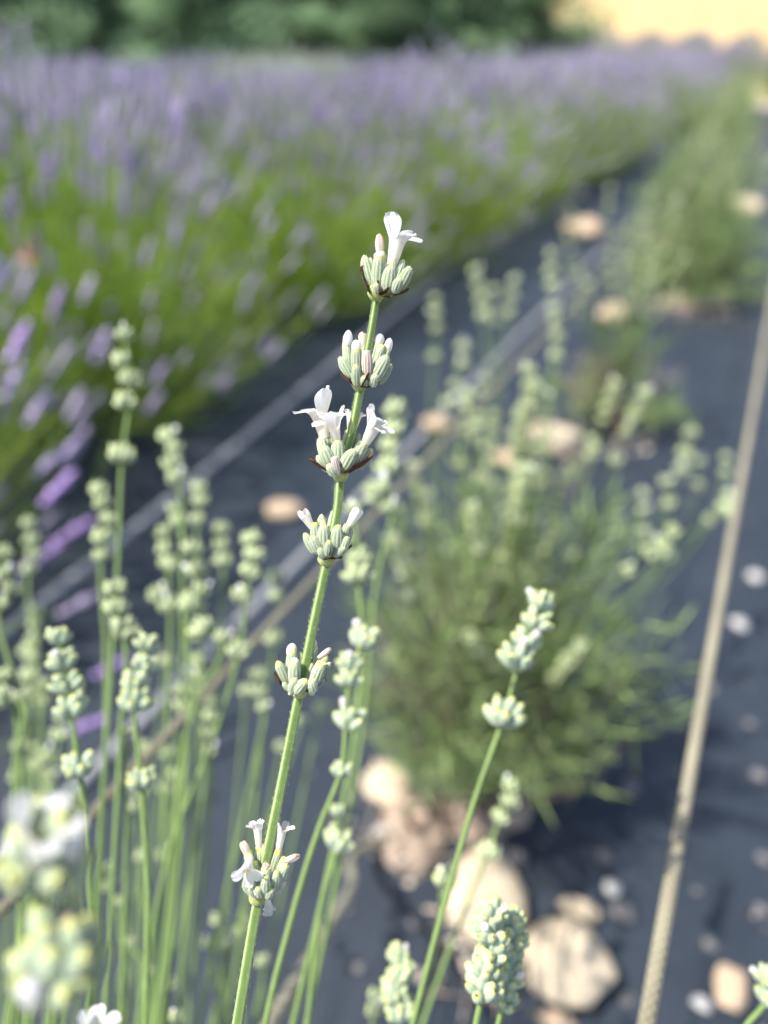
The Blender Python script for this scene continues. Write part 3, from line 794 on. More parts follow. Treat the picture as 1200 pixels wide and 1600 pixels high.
def mid_calyx():
    m, seg = 9, 16
    zs = np.linspace(0, 1, m)
    prof = [0.5 * (0.34 + 0.66 * math.sin(math.pi * (0.1 + 0.8 * z)) ** 0.7) * (1 if z < 0.7 else math.sqrt(max(0.03, 1 - ((z - 0.7) / 0.32) ** 2))) for z in zs]
    V, Fq = lathe(list(zip(prof, zs)), seg)
    th = np.tile(np.arange(seg) * 2 * math.pi / seg, m); zz = V[:, 2]
    col = np.repeat(np.array([[0.42, 0.50, 0.37]]), len(V), 0)
    rib = (0.5 + 0.5 * np.cos(8 * th))[:, None] * 0.45
    col = col * (1 - rib) + c_rib * rib
    tf = np.clip((zz - 0.84) / 0.1, 0, 1)[:, None] * 0.8
    col = col * (1 - tf) + c_tip * tf
    a = Acc(); a.add(V, Fq, col)
    return a.mesh('calyx_mid', M_calyx)
CALL = mid_calyx()

GL = 'stalks of the near clump over the black ground cover'
NUM = {1: 'a single whorl', 2: 'two whorls', 3: 'three whorls', 4: 'four whorls', 5: 'five whorls'}
def clump_label(wl, depth):
    gap = len(wl) > 2 and (wl[-1][1] - wl[-2][1]) > 1.5 * (wl[1][1] - wl[0][1])
    big = 'stout' if wl[0][2] >= 36 else 'slender'
    return '%s pale green bud stalk with %s%s in the near clump' % (big, NUM[len(wl)], ', the lowest set apart,' if gap else '')
L_bud = 'slender pale green lavender stalk in bud in the crowded clump beside the sharp stalk'
# ---- left clump
stalk(.36, [(195,527,32),(192,568,38),(203,598,42),(195,633,42),(191,716,48)], [(183,900),(160,1250),(140,1600)],
      'tallest blurred lavender stalk of the left clump, with one whorl set apart below its spike')
stalk(.40, [(155,768,30),(162,790,36),(168,815,32),(160,845,42),(158,872,30)], [(165,1000),(150,1500)], L_bud, GL)
stalk(.31, [(181,925,46),(183,955,46),(193,990,54)], [(188,1150),(165,1560)], L_bud, GL)
stalk(.52, [(45,820,24),(50,848,28),(52,870,26),(45,892,26)], [(55,1000),(60,1500)], L_bud, GL)
stalk(.50, [(55,958,24),(53,980,24),(52,1000,24),(45,1022,34)], [(45,1150),(40,1500)], L_bud, GL)
stalk(.36, [(4,868,36),(8,900,34),(15,922,32),(0,948,34)], [(18,1050),(30,1500)], L_bud, GL)
stalk(.34, [(4,1058,30),(6,1088,40),(26,1092,24)], [(22,1200),(40,1560)], L_bud, GL)
stalk(.262, [(92,1000,44),(98,1038,50),(104,1074,52),(112,1112,60),(124,1203,58)], [(142,1420)],
      'pale lavender stalk with four stacked whorls and a lower one, behind the blurred white flower', None, 'fine')
stalk(.268, [(229,1010,42),(224,1043,48),(213,1072,54),(214,1102,60),(221,1225,52)], [(232,1400)],
      'pale lavender stalk with tight stacked whorls above one lone whorl, its stem crossing another', None, 'fine')
stalk(.30, [(196,1145,26)], [(196,1400)], L_bud, GL)
stalk(.43, [(265,685,36),(272,705,34),(270,728,38),(277,750,36)], [(285,900),(270,1400)], L_bud, GL)
stalk(.42, [(272,798,26),(279,818,32)], [(285,950),(265,1450)], L_bud, GL)
stalk(.46, [(311,765,28),(312,786,30),(308,815,30)], [(315,950),(290,1450)], L_bud, GL)
stalk(.42, [(257,835,30),(258,860,30),(262,886,36),(250,932,38),(266,952,42)], [(263,1080),(240,1560)], L_bud, GL)
stalk(.38, [(302,862,38),(307,897,40),(311,925,34),(301,947,46)], [(298,1080),(255,1560)], L_bud, GL)
stalk(.46, [(347,830,30),(346,855,28),(348,880,34)], [(342,1000),(310,1450)], L_bud, GL)
stalk(.36, [(393,846,36),(395,872,42),(388,898,36),(378,938,44),(373,1022,46)], [(345,1120),(262,1340),(215,1600)], L_bud, GL)
stalk(.48, [(430,905,30),(432,935,26),(427,1003,34)], [(414,1100),(370,1500)], L_bud, GL)
stalk(.36, [(320,985,50),(346,1000,32)], [(308,1090),(255,1500)], L_bud, GL)
stalk(.42, [(402,1060,38),(405,1085,32),(412,1108,26)], [(400,1180),(330,1500)], L_bud, GL)
stalk(.44, [(72,1186,34),(60,1200,24)], [(70,1300),(80,1600)], L_bud, GL)
stalk(.42, [(30,1170,30),(25,1215,26)], [(30,1300),(50,1600)], L_bud, GL)
stalk(.36, [(165,1362,26),(171,1386,28),(182,1412,24)], [(190,1480),(195,1600)], L_bud, GL)
stalk(.40, [(203,1478,24),(233,1520,20)], [(225,1580)], L_bud, GL)
stalk(.38, [(263,1542,28)], [(262,1600)], L_bud, GL)
stalk(.42, [(258,1340,32)], [(250,1450)], L_bud, GL)
stalk(.42, [(222,1340,24)], [(222,1450)], L_bud, GL)
stalk(.30, [(276,1592,26)], [(275,1640)], L_bud, GL)
for (x, y, w, lx) in ((343,1440,30,352),(328,1477,26,345),(352,1484,28,360),(374,1460,30,380),(410,1505,26,408)):
    stalk(.40, [(x, y, w)], [(lx, 1600)], 'short side shoot with one round green bud whorl low beside the sharp stem', 'short budded side shoots')
for (x, y, lx, ly, dp) in ((470,1130,330,1600,.46),(500,1110,395,1600,.50),(90,1330,95,1600,.42),(120,1250,118,1600,.46),(330,1100,280,1600,.5),(440,1170,350,1600,.52),(30,1320,45,1600,.4)):
    stalk(dp, [(x, y, 24)], [(lx, ly)], L_bud, GL)
cq = random.Random(19)
for i in range(16):
    x = cq.uniform(15, 400); y = cq.uniform(985, 1240) + 0.1 * x; dp = cq.uniform(.40, .56); w = .0118 / dp * F
    n_w = cq.choice((1, 2, 2, 3))
    stalk(dp, [(x + cq.uniform(-3, 3) - 2 * j, y + j * w * .82, w * cq.uniform(.8, 1.05)) for j in range(n_w)], [(x - cq.uniform(15, 60) - (x > 250) * 25, 1600)], L_bud, GL, rs=.85)
# ---- stalks right of the sharp stem
stalk(.40, [(618,645,42),(614,675,38),(608,702,36),(604,737,52),(597,772,58),(612,797,38)], [(590,900),(565,1150),(480,1600)],
      'blurred pale lavender stalk of crowded whorls directly right of the sharp stalk')
stalk(.31, [(552,800,34),(545,850,40),(560,877,46),(560,905,54)], [(566,980),(560,1100),(505,1400)],
      'blue-green lavender stalk half hidden behind the sharp stalk')
stalk(.262, [(566,1003,58),(548,1040,46),(546,1066,44),(546,1131,58),(532,1208,40)], [(500,1290),(430,1530)],
      'lavender stalk with sparse green whorls leaning along the sharp stalk, thick bright green stem', None, 'fine')
stalk(.285, [(527,1270,28),(527,1320,56)], [(505,1400),(480,1600)], 'thin lavender stalk ending in a two-whorled bud below the leaning green stem', None, 'fine')
stalk(.255, [(842,945,48),(836,975,52),(820,1006,54),(806,1037,66),(786,1124,72)], [(745,1240),(712,1350),(655,1560)],
      'cream budded lavender stalk standing alone before the bushy plant, lone whorl below its spike', None, 'fine')
stalk(.36, [(797,1232,32),(795,1256,36),(780,1281,34),(760,1336,46)], [(735,1400),(660,1600)],
      'short lavender stalk in bud in front of the pale standing stone')
stalk(.30, [(706,1360,22),(695,1381,46)], [(685,1450),(645,1600)], 'small lavender stalk with one open whorl beside the pale standing stone')
stalk(.212, [(768,1432,52),(764,1462,62),(770,1490,58),(758,1518,66),(755,1550,66)], [(745,1595),(738,1640)],
      'dense blue-green bud head on a lavender stalk in front of the big beige stone', None, 'dense')
stalk(.222, [(800,1448,52),(803,1474,50),(795,1505,54),(793,1535,52),(788,1566,50)], [(779,1600),(774,1640)],
      'narrower blue-green bud head pressed against the dense bud head', None, 'dense')
stalk(.27, [(622,1498,38),(626,1526,48),(617,1556,50),(626,1586,52)], [(624,1640)], 'grey-green bud spike rising from below beside the dense blue-green head', None, 'dense')
stalk(.34, [(587,1560,32),(583,1585,34)], [(580,1640)], 'dim green bud spike low behind the grey-green spike')
stalk(.25, [(1196,1532,44),(1198,1560,44)], [(1168,1600)], 'lavender bud stalk beside the orange pebble and the tan cord', None, 'fine', base=(0.12, -0.1, 0))
# ---- two very close, blurred flower heads and a third just below them
def close_head(depth, x, y, w, low, flowers, label, dense=True):
    r = stalk(depth, [(x, y, w)], low, label, None, 'dense' if dense else 'fine', rs=1.3)
    wh = [c for c in r.children if c.name.startswith('whorl')][0]
    Mi = wh.matrix_basis.inverted()
    loc = Vector(r.location)
    for (k, x0, y0, x1, y1, z0, z1, u) in flowers:
        p0, p1 = D(x0, y0, depth + z0 / 1000) - loc, D(x1, y1, depth + z1 / 1000) - loc
        up = IMR * u[0] - IMU * u[1] + CAMB * u[2]
        me = FLW[1] if k == 'F' else (BUDP[0] if k == 'p' else BUDW[1])
        m = orient(p0, p1, up, (p1 - p0).length * (1.0 if k == 'F' else 0.6))
        link('corolla', me, wh, None, Mi @ m)
    return r
close_head(.108, 66, 1350, 165, None, [('F', 62, 1352, 62, 1305, -3, -5, (-.15, -1, .5)), ('w', 112, 1340, 120, 1298, -2, -3, (0, 1, 0)), ('w', 28, 1352, 20, 1305, -1, -2, (0, 1, 0)), ('w', 90, 1340, 88, 1290, 2, 2, (0, 1, 0))],
           'big out-of-focus white lavender flower head close by, wide open white petals on top')
close_head(.106, 92, 1528, 170, None, [('p', 112, 1500, 112, 1428, 0, -1, (0, 1, 0)), ('w', 52, 1570, 44, 1532, -5, -7, (0, 1, 0))],
           'big out-of-focus lavender bud head close by with one faded pink corolla')
close_head(.15, 150, 1650, 80, None, [('F', 150, 1642, 150, 1612, -2, -3, (0, -1, .3))], 'white open lavender flower cut by the frame under the pink bud head', False)

# ------------------------------------------------------------------ plants: vectorised stems, spikes, leaves
def vstems(acc, B, E, bend, r, col, nseg=3, sides=3):
    """curved tapering stems from B to E (bend added quadratically, zero at both ends)"""
    n = len(B)
    d = unit(E - B); a, b = frames(d)
    ts = np.linspace(0, 1, nseg + 1)
    V = np.zeros((n, nseg + 1, sides, 3))
    for i, t in enumerate(ts):
        c = B + (E - B) * t + bend * (4 * t * (1 - t))
        rr = (np.asarray(r) * (1.15 - 0.45 * t)).reshape(-1, 1)
        for j in range(sides):
            th = 2 * math.pi * j / sides
            V[:, i, j] = c + (a * math.cos(th) + b * math.sin(th)) * rr
    Fq = rep_faces(grid_faces(nseg + 1, sides), (nseg + 1) * sides, n)
    acc.add(V.reshape(-1, 3), Fq, np.repeat(col, (nseg + 1) * sides, 0))
SPK, SPF = lathe([(0.10, 0.0), (0.30, 0.05), (0.42, 0.12), (0.16, 0.19), (0.42, 0.30), (0.50, 0.37), (0.22, 0.44), (0.50, 0.55), (0.46, 0.64), (0.24, 0.70), (0.40, 0.80), (0.28, 0.92), (0.03, 1.0)], 6)
SPK[:, :2] *= (1 + 0.22 * np.cos(3 * np.tile(np.arange(6) * math.pi / 3, 13) + np.repeat(np.arange(13) * 1.3, 6)))[:, None]
def vspikes(acc, E, d, L, w, col):
    n = len(E)
    Rm = basis(d, rng.uniform(0, 6.28, n)) * np.stack([w, w, L], axis=1)[:, None, :]
    acc.add(place(SPK, Rm, E - d * L[:, None] * 0.1), rep_faces(SPF, len(SPK), n), np.repeat(col, len(SPK), 0) * rng.uniform(0.75, 1.25, (n * len(SPK), 1)))
LFV = np.array([(0, 0, 0), (0.5, 0.12, 0.30), (0, -0.05, 0.34), (-0.5, 0.12, 0.30), (0.42, 0.2, 0.7), (0, 0.05, 0.74), (-0.42, 0.2, 0.7), (0, 0.22, 1.0)])
LFF = np.array([(0, 1, 2), (0, 2, 3), (1, 4, 5), (1, 5, 2), (2, 5, 6), (2, 6, 3), (4, 7, 5), (5, 7, 6)])
def vleaves(acc, P, d, L, w, col):
    n = len(P)
    Rm = basis(d, rng.uniform(0, 6.28, n)) * np.stack([w, w, L], axis=1)[:, None, :]
    acc.add(place(LFV, Rm, P), rep_faces(LFF, len(LFV), n), np.repeat(col, len(LFV), 0))
def sph(theta, az):
    return np.stack([np.sin(theta) * np.cos(az), np.sin(theta) * np.sin(az), np.cos(theta)], axis=1)
def mixc(c1, c2, n, jit=0.12):
    t = rng.random((n, 1)); return (np.array(c1) * (1 - t) + np.array(c2) * t) * rng.uniform(1 - jit, 1 + jit, (n, 1))

def purple_bush(variant, n=900, white=False):
    """meshes (foliage, stems, spikes) of a mature lavender bush about 1.1 m across and 0.68 m high"""
    az = rng.uniform(0, 6.283, n)
    th = np.arccos(1 - rng.random(n) * (1 - math.cos(R(84)))) * 0.97
    d = sph(th, az)
    B = d * np.stack([np.full(n, .15), np.full(n, .15), np.full(n, .17)], 1) * rng.uniform(.3, 1, (n, 1)) + np.array([0, 0, .05])
    rx = rng.uniform(.46, .62, n); rz = rng.uniform(.50, .66, n)
    E = d * np.stack([rx, rx, rz], 1); E[:, 2] += 0.05 + 0.03 * np.sin(th)
    E += rng.normal(0, .025, (n, 3)); E[:, 2] = np.maximum(E[:, 2], .06)
    bend = np.zeros((n, 3)); bend[:, 2] = -(0.015 + 0.075 * np.sin(th))
    bend += rng.normal(0, .008, (n, 3))
    s = Acc(); vstems(s, B, E, bend, rng.uniform(.0012, .0019, n), mixc((.28, .42, .07), (.48, .60, .16), n))
    ax = unit((E - B) - 4 * bend)
    fl = rng.random(n) < np.where(th < R(46), .95, np.where(th < R(58), .58, .30))
    m = fl.sum()
    k = Acc()
    if white: col = mixc((.62, .62, .58), (.50, .55, .42), m)
    else:
        col = mixc((.21, .18, .29), (.42, .38, .48), m)
        br = rng.random(m) < .14; col[br] = mixc((.36, .24, .58), (.46, .36, .64), br.sum())
    vspikes(k, E[fl], ax[fl], rng.uniform(.035, .065, m), rng.uniform(.009, .014, m), col)
    f = Acc()
    nl = 1900
    thl = np.arccos(1 - rng.random(nl)); azl = rng.uniform(0, 6.283, nl); dl = sph(thl, azl)
    P = dl * np.array([.32, .32, .26]) * rng.uniform(.35, 1, (nl, 1)) ** .6 + np.array([0, 0, .02])
    vleaves(f, P, unit(dl + rng.normal(0, .45, (nl, 3)) + np.array([0, 0, .5])), rng.uniform(.035, .065, nl), rng.uniform(.0035, .006, nl), mixc((.13, .21, .045), (.27, .37, .10), nl))
    return (f.mesh('foliage', M_leaf), s.mesh('flower_stems', M_bstem), k.mesh('flower_spikes', M_spike))
PB = [purple_bush(i) for i in range(4)]
PBW = purple_bush(9, 420, True)
bush_i = 0
def put_bush(s, n, label, group, var, scale=1.0, white=False):
    c = RW(s, n)
    r = empty('lavender_bush', (c.x, c.y, 0.0))
    props(r, label, 'lavender bush', group)
    ms = PBW if white else PB[var % 4]
    q = random.Random(int(s * 100 + n * 1000))
    a = q.uniform(0, 6.283)
    Mx = Matrix.Rotation(a, 4, 'Z') @ Matrix.Diagonal((scale * q.uniform(.93, 1.07), scale * q.uniform(.93, 1.07), scale * q.uniform(.93, 1.06), 1))
    for nm, me in zip(('foliage', 'flower_stems', 'flower_spikes'), ms):
        o = link(nm, me, r, None, Mx)
        o['kind'] = 'stuff'
    return r
N1 = -1.36
k = 0
s = 0.42
near_bush = None
while s < 12.6:
    if k == 0: lab, grp = 'nearest purple lavender bush of the front row, loose spikes leaning over the ground cover', None
    elif k == 1: lab, grp = 'purple lavender bush with a bright green stem fan beside the orange oval stone', None
    else: lab, grp = 'purple lavender bush in the front row along the edge of the ground cover', 'purple bushes of the front row'
    b_ = put_bush(s, N1 + random.uniform(-.05, .05), lab, grp, k, random.uniform(.92, 1.02))
    if k == 1: near_bush = b_
    s += 0.80 + random.uniform(-.06, .06); k += 1
wb = 0
for r_ in range(1, 8):
    n_ = N1 - 1.2 * r_
    # start where the row enters the left side of the view
    s = max(0.5, 0.95 * abs(n_) - 0.6) - 0.4
    while s < 12.7:
        c = RW(s, n_)
        if c.y > 0.3:
            q = proj((c.x, c.y, .45))
            if -320 < q[0] < 1500:
                white = (r_ in (3, 4, 5) and 370 < q[0] < 540 and wb < 5)
                if white:
                    wb += 1
                    put_bush(s, n_, 'pale white lavender bush among the purple rows before the dark trees', 'white bushes among the purple rows', 0, .95, True)
                else:
                    put_bush(s, n_ + random.uniform(-.06, .06), 'purple lavender bush in the rows behind the front row', 'purple bushes of the back rows', random.randrange(4), random.uniform(.78, .90))
        s += 0.84 + random.uniform(-.08, .08)

for r_ in range(5):
    for m_i in range(9):
        s_, n_ = 15.6 + 1.5 * r_, -7.6 + 1.05 * m_i + random.uniform(-.1, .1)
        c = RW(s_, n_); q = proj((c.x, c.y, .8))
        if 840 < q[0] < 1290:
            b_ = put_bush(s_, n_, 'faint lavender bush on the rising ground before the golden field', 'bushes on the rising ground', random.randrange(4), random.uniform(.9, 1.05))
            b_.location.z = hill(s_, n_)
# individually visible purple stalks of the nearest bushes (parts of the bush)
nb = Vector(near_bush.location)
SPIKE_ME = None
def purple_stalk(px, py, depth, bx, by, bd, sc=1.0, bright=False):
    T, Bp = D(px, py, depth), D(bx, by, bd)
    if Bp.z < 0.02: Bp.z = 0.02
    a = Acc(); B_ = np.array([tuple(Bp - nb)]); E_ = np.array([tuple(T - nb)])
    vstems(a, B_, E_, np.array([[0, 0, .015]]), np.array([.0013]), mixc((.15, .25, .05), (.22, .32, .08), 1), 5, 5)
    o = link('flower_stalk', a.mesh('flower_stalk', M_bstem), near_bush)
    d = unit(E_ - B_)
    kx = Acc(); col = mixc((.30, .19, .46), (.38, .26, .52), 1) if bright else mixc((.27, .21, .36), (.36, .30, .43), 1)
    vspikes(kx, E_, d, np.array([.06 * sc]), np.array([.014 * sc]), col)
    link('flower_spike', kx.mesh('flower_spike', M_spike), o)
for t in ((82,495,1.05,20,690,1.0,1,True),(15,560,.95,-60,700,.9,1.1,True),(10,620,.95,-60,760,.9,1,False),(150,560,1.15,60,760,1.05,1.1,False),(108,650,1.1,30,800,1.0,1.1,False),(95,720,1.05,-20,860,.95,1,False),
          (45,660,.95,-40,800,.9,.9,False),(60,740,.95,-60,860,.85,1,False),(112,710,1.15,20,860,1.05,1.1,False),(70,785,.9,-40,900,.85,1,True),(85,850,.9,-60,940,.85,1,True),(35,890,.85,-80,960,.8,1,True),
          (150,1055,.8,20,1120,.75,.8,True),(95,960,.8,-40,1030,.75,.9,False),(105,1145,.75,-20,1190,.72,.8,True),(240,600,1.2,150,740,1.1,1,False),(230,645,1.2,150,760,1.1,1,False),(340,600,1.5,250,720,1.35,1,False),
          (30,470,1.0,-50,640,.95,1,False),(130,470,1.2,60,640,1.1,1,False)):
    purple_stalk(*t)

# ------------------------------------------------------------------ white lavender plants of the near row
def white_plant(c, name_label, group, rx, rz, nleaf, nst, seed, explicit=None, depth0=None, woody=9, mature=False, upr=.97, lw=1.0, dead=0):
    r = empty('lavender_plant', (c.x, c.y, 0.0)); props(r, name_label, 'lavender plant', group)
    q = np.random.default_rng(seed)
    f = Acc()
    # leafy twigs
    nt = max(30, nleaf // 26)
    th = np.arccos(1 - q.random(nt) * upr); az = q.uniform(0, 6.283, nt); d = sph(th, az)
    Bt = d * np.array([.03, .03, .02]) + np.array([0, 0, .02])
    Et = d * np.stack([np.full(nt, rx), np.full(nt, rx), np.full(nt, rz)], 1) * q.uniform(.65, 1.05, (nt, 1)); Et[:, 2] += .03
    vstems(f, Bt, Et, np.stack([np.zeros(nt), np.zeros(nt), np.full(nt, .015)], 1), np.full(nt, .0012), mixc((.10, .08, .04), (.12, .16, .06), nt), 3, 3)
    ti = q.integers(0, nt, nleaf); t = q.uniform(.35, 1.02, nleaf)[:, None]
    P = Bt[ti] + (Et - Bt)[ti] * t; P[:, 2:3] += .06 * t * (1 - t)
    dl = unit(unit((Et - Bt)[ti]) + q.normal(0, .55, (nleaf, 3)))
    P[:, 2] = np.maximum(P[:, 2], .012)
    vleaves(f, P, dl, q.uniform(.022, .042, nleaf), q.uniform(.0028, .0045, nleaf) * lw, mixc((.15, .23, .07), (.32, .42, .17), nleaf))
    link('foliage', f.mesh('foliage', M_leaf), r)['kind'] = 'stuff'
    for i in range(woody):
        a = q.uniform(0, 6.283); tl = q.uniform(.35, 1.0); l = rx * q.uniform(.6, .95)
        e = np.array([[math.cos(a) * math.sin(tl) * l, math.sin(a) * math.sin(tl) * l, math.cos(tl) * l * .9 + .02]])
        w = Acc(); vstems(w, np.array([[math.cos(a) * .01, math.sin(a) * .01, -.01]]), e, q.normal(0, .015, (1, 3)), np.array([.0035]), mixc((.16, .11, .08), (.30, .23, .18), 1), 6, 6)
        link('woody_stem', w.mesh('woody_stem', M_wood), r)
    if dead:                                  # dry brown growth, mostly on one side
        td = q.uniform(.15, 1.15, dead); ad = q.normal(math.pi * .97, 1.0, dead); dd_ = sph(td, ad)
        Ed = dd_ * np.stack([np.full(dead, rx), np.full(dead, rx), np.full(dead, rz * .8)], 1) * q.uniform(.5, 1.05, (dead, 1)); Ed[:, 2] += .02
        w = Acc(); vstems(w, dd_ * .03, Ed, q.normal(0, .012, (dead, 3)), q.uniform(.0007, .0013, dead), mixc((.22, .16, .12), (.44, .36, .29), dead), 4, 3)
        link('dead_twigs', w.mesh('dead_twigs', M_wood), r)['kind'] = 'stuff'
    # flowering stalks
    for i in range(nst):
        tl = min(.36, abs(q.normal(0, .28))); a = q.uniform(0, 6.283)
        dd = np.array([math.cos(a) * math.sin(tl), math.sin(a) * math.sin(tl), math.cos(tl)])
        L = q.uniform(.30, .50) * (1 if not mature else 1.05)
        b = dd * .03; e = dd * L
        bend = np.array([q.normal(0, .01), q.normal(0, .01), .01 + .03 * math.sin(tl)])
        sa = Acc(); vstems(sa, b[None], e[None], bend[None], np.array([.0011]), mixc((.17, .25, .08), (.26, .34, .12), 1), 5, 4)
        o = link('flower_stalk', sa.mesh('flower_stalk', M_bstem), r)
        ax = unit((e - b) - 4 * bend)
        nw = q.integers(3, 6); pos = 0.0
        for j in range(nw):
            S = q.uniform(.011, .0145)
            p = Vector(e - ax * pos)
            link('whorl', WM[q.integers(0, 5)], o, None, orient(p, p + Vector(ax) * S, Vector((q.normal(), q.normal(), .1)), S))
            pos += q.uniform(.010, .016) if j < nw - 2 else q.uniform(.014, .04)
    return r
PA = G(760, 1235)
plantA = white_plant(PA, 'bushy white lavender plant with pale bud spikes and brown twigs beside the beige stones', None, .185, .38, 4600, 28, 41, woody=34, upr=.66, lw=.62, dead=260)
def aw(depth, wl, low): stalk(depth, wl, low, None, None, False, (PA.x + random.uniform(-.03, .03), PA.y + random.uniform(-.03, .03), 0), None, 1.1, plantA)
LA = (745, 1150)
for dp, wl in ((.90, [(680,470,20),(680,492,22),(682,515,20),(678,560,22)]), (.92, [(744,425,20),(748,448,22),(752,470,22),(756,495,24)]), (.95, [(772,455,18),(772,480,20),(774,505,22)]),
               (.96, [(803,440,18),(800,465,20),(795,492,22)]), (1.0, [(862,400,18),(860,425,20),(862,448,20)]), (.98, [(866,485,20),(868,505,22),(872,528,22),(868,558,24)]),
               (.88, [(725,545,24),(722,572,24),(712,605,24),(702,632,26)]), (.86, [(668,775,20),(672,800,22)]), (.84, [(790,800,22),(792,830,24),(788,865,24),(782,892,24)]),
               (.84, [(840,850,24),(845,905,26),(838,940,24)]), (.86, [(880,830,24),(895,872,24),(905,918,26)]), (.90, [(1005,775,20),(1006,800,22),(1004,835,24)]),
               (.90, [(1042,755,22),(1045,790,24),(1040,868,26)]), (.92, [(1078,680,24),(1070,712,28),(1064,735,24)]), (.95, [(1135,718,20),(1132,742,20)]),
               (.86, [(1138,778,24),(1130,800,34),(1105,815,20)]), (.94, [(1092,725,22),(1088,760,22)]), (.90, [(925,690,20),(920,715,22)]), (.88, [(760,700,20),(765,728,22),(768,760,22)]),
               (.92, [(820,640,18),(822,665,20),(818,692,20)]), (.86, [(700,830,22),(705,860,22)]), (.84, [(640,860,22),(645,890,24)])):
    aw(dp, wl, [(0.5 * wl[-1][0] + 0.5 * 745, 1000 if wl[-1][1] < 900 else 1120)])
sp_b = [(1, .15, .22, 1000, 34), (2, .25, .36, 4600, 34), (3, .28, .38, 3200, 26), (4, .30, .40, 2800, 24), (5, .32, .40, 2600, 22), (6, .32, .40, 2600, 22), (7, .32, .40, 2600, 22), (8, .32, .40, 2600, 22), (9, .32, .40, 2600, 22), (10, .32, .40, 2600, 22), (11, .32, .40, 2600, 22)]
wl_labels = {1: 'small white lavender plant with yellowish bud spikes behind the large pale stone', 2: 'rounded green lavender plant with brown bare twigs at its foot along the fabric strip'}
row_n = (PA.x * un.x + PA.y * un.y); row_s = PA.x * ud.x + PA.y * ud.y
for (i, rx, rz, nl, ns) in sp_b:
    c = G(950, 672) if i == 1 else G(1082, 474) if i == 2 else RW(row_s + 1.02 * i + random.uniform(-.05, .05), row_n + random.uniform(-.03, .03) - 0.055 * i)
    white_plant(c, wl_labels.get(i, 'far green lavender plant of the near row in line behind the rounded one'), None if i in wl_labels else 'far plants of the near row', rx, rz, nl, ns, 60 + i, woody=14 if i == 1 else 8 if i < 4 else 5, mature=i > 2, dead=160 if i == 1 else 70 if i == 2 else 0, lw=.75 if i < 2 else 1.0)
    if i > 1: soil_patch(c, .11, 80 + i)
soil_patch(PA, .065, 77); soil_patch(G(650, 1300), .045, 78)
# row to the right
for i in range(5):
    c = RW(3.2 + 1.1 * i, 1.15 + random.uniform(-.04, .04))
    white_plant(c, 'lavender plant in the row beyond the tan cord', 'plants of the right row', .22, .30, 1200, 12, 120 + i, woody=5)
# foliage at the foot of the near stalks
root_plant = white_plant(B0, 'leafy foot of the near lavender clump from which the sharp stalk rises', None, .13, .17, 1500, 0, 200, woody=10)
soil_patch(B0, .16, 201)

# ------------------------------------------------------------------ cords and hoses
zr = H - 0.281
def rowline(p, s0, s1, z, sag=0.0, wob=0.0, k=6):
    n = p.x * un.x + p.y * un.y
    out = []
    for i in range(k + 1):
        t = i / k
        s_ = s0 + (s1 - s0) * t
        out.append(RW(s_, n + wob * math.sin(2.3 * s_), z - sag * 4 * t * (1 - t)))
    return out
p1 = D(1010, 1600, .262)
cord('cord', rowline(p1, -1.6, 7.0, p1.z, 0.0, 0.0), .0028, M_rope, 'tan braided cord stretched along the plant row over the open ground cover', 'cord', n=150)
p2 = G(502, 893, zr)
cord('cord', rowline(p2, -1.6, 7.0, zr), .0023, M_rope2, 'brownish braided cord stretched beside the grey hose behind the sharp stalk', 'cord', n=150)
for (p, nm) in ((p1, 0), (p2, 1)):
    n = p.x * un.x + p.y * un.y
    for s_ in (-1.6, 7.0):
        c = RW(s_, n)
        V, Fq = lathe([(.0005, -.08), (.012, -.02), (.013, .3), (.0125, p.z + .05), (.011, p.z + .056), (.001, p.z + .057)], 10)
        o = link('stake', npmesh('stake', V, [Fq], None, M_stake), None, (c.x, c.y, 0))
        props(o, 'weathered stake holding an end of a cord', 'stake', 'stakes of the cords')
e1 = D(430, 1592, .36); e2 = G(598, 1308, .012)
cord('cord', [e1 + (e1 - e2) * 0.55, e1, e1.lerp(e2, .5), e2, e2 + Vector((.03, .02, -.008))], .0042, M_rope, 'tan braided cord slanting down to the soil beside the bushy plant', 'cord', n=90)
h1 = G(300, 1047, .012); h2 = G(983, 350, .012)
d12 = (h2 - h1).normalized()
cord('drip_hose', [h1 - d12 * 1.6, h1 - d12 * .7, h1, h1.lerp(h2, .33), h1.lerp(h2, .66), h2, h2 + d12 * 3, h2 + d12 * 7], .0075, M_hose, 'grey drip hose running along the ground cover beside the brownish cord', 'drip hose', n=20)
h1 = G(0, 995, .012); h2 = G(256, 790, .012)
d12 = (h2 - h1).normalized()
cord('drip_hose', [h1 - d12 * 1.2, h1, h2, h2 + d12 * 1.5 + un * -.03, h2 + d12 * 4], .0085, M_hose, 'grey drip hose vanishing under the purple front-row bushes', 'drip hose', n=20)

# ------------------------------------------------------------------ stones
def stone_mesh(seed, boxy=0.0):
    q = np.random.default_rng(seed)
    m, seg = 14, 22
    V = []
    ks = [(q.normal(0, 1, 3), q.uniform(0, 6.28), q.uniform(.05, .10)) for _ in range(4)] + [(q.normal(0, 2.6, 3), q.uniform(0, 6.28), q.uniform(.012, .03)) for _ in range(5)]
    cuts = [(unit(q.normal(0, 1, 3)), q.uniform(.62, .85)) for _ in range(6)]
    for i in range(m):
        ph = math.pi * (i + .02) / (m - 1 + .04)
        for j in range(seg):
            a = 6.28318 * j / seg
            d = np.array([math.sin(ph) * math.cos(a), math.sin(ph) * math.sin(a), math.cos(ph)])
            r = 1 + sum(am * math.sin(2.2 * float(np.dot(kv, d)) + p0) for kv, p0, am in ks)
            p = d * r
            if boxy:
                for cn, cd in cuts:
                    e = float(np.dot(p, cn)) - cd
                    if e > 0: p = p - cn * e * boxy
            V.append(p * .5)
    return npmesh('stone', np.array(V), [grid_faces(m, seg)[:, ::-1]], None, None)
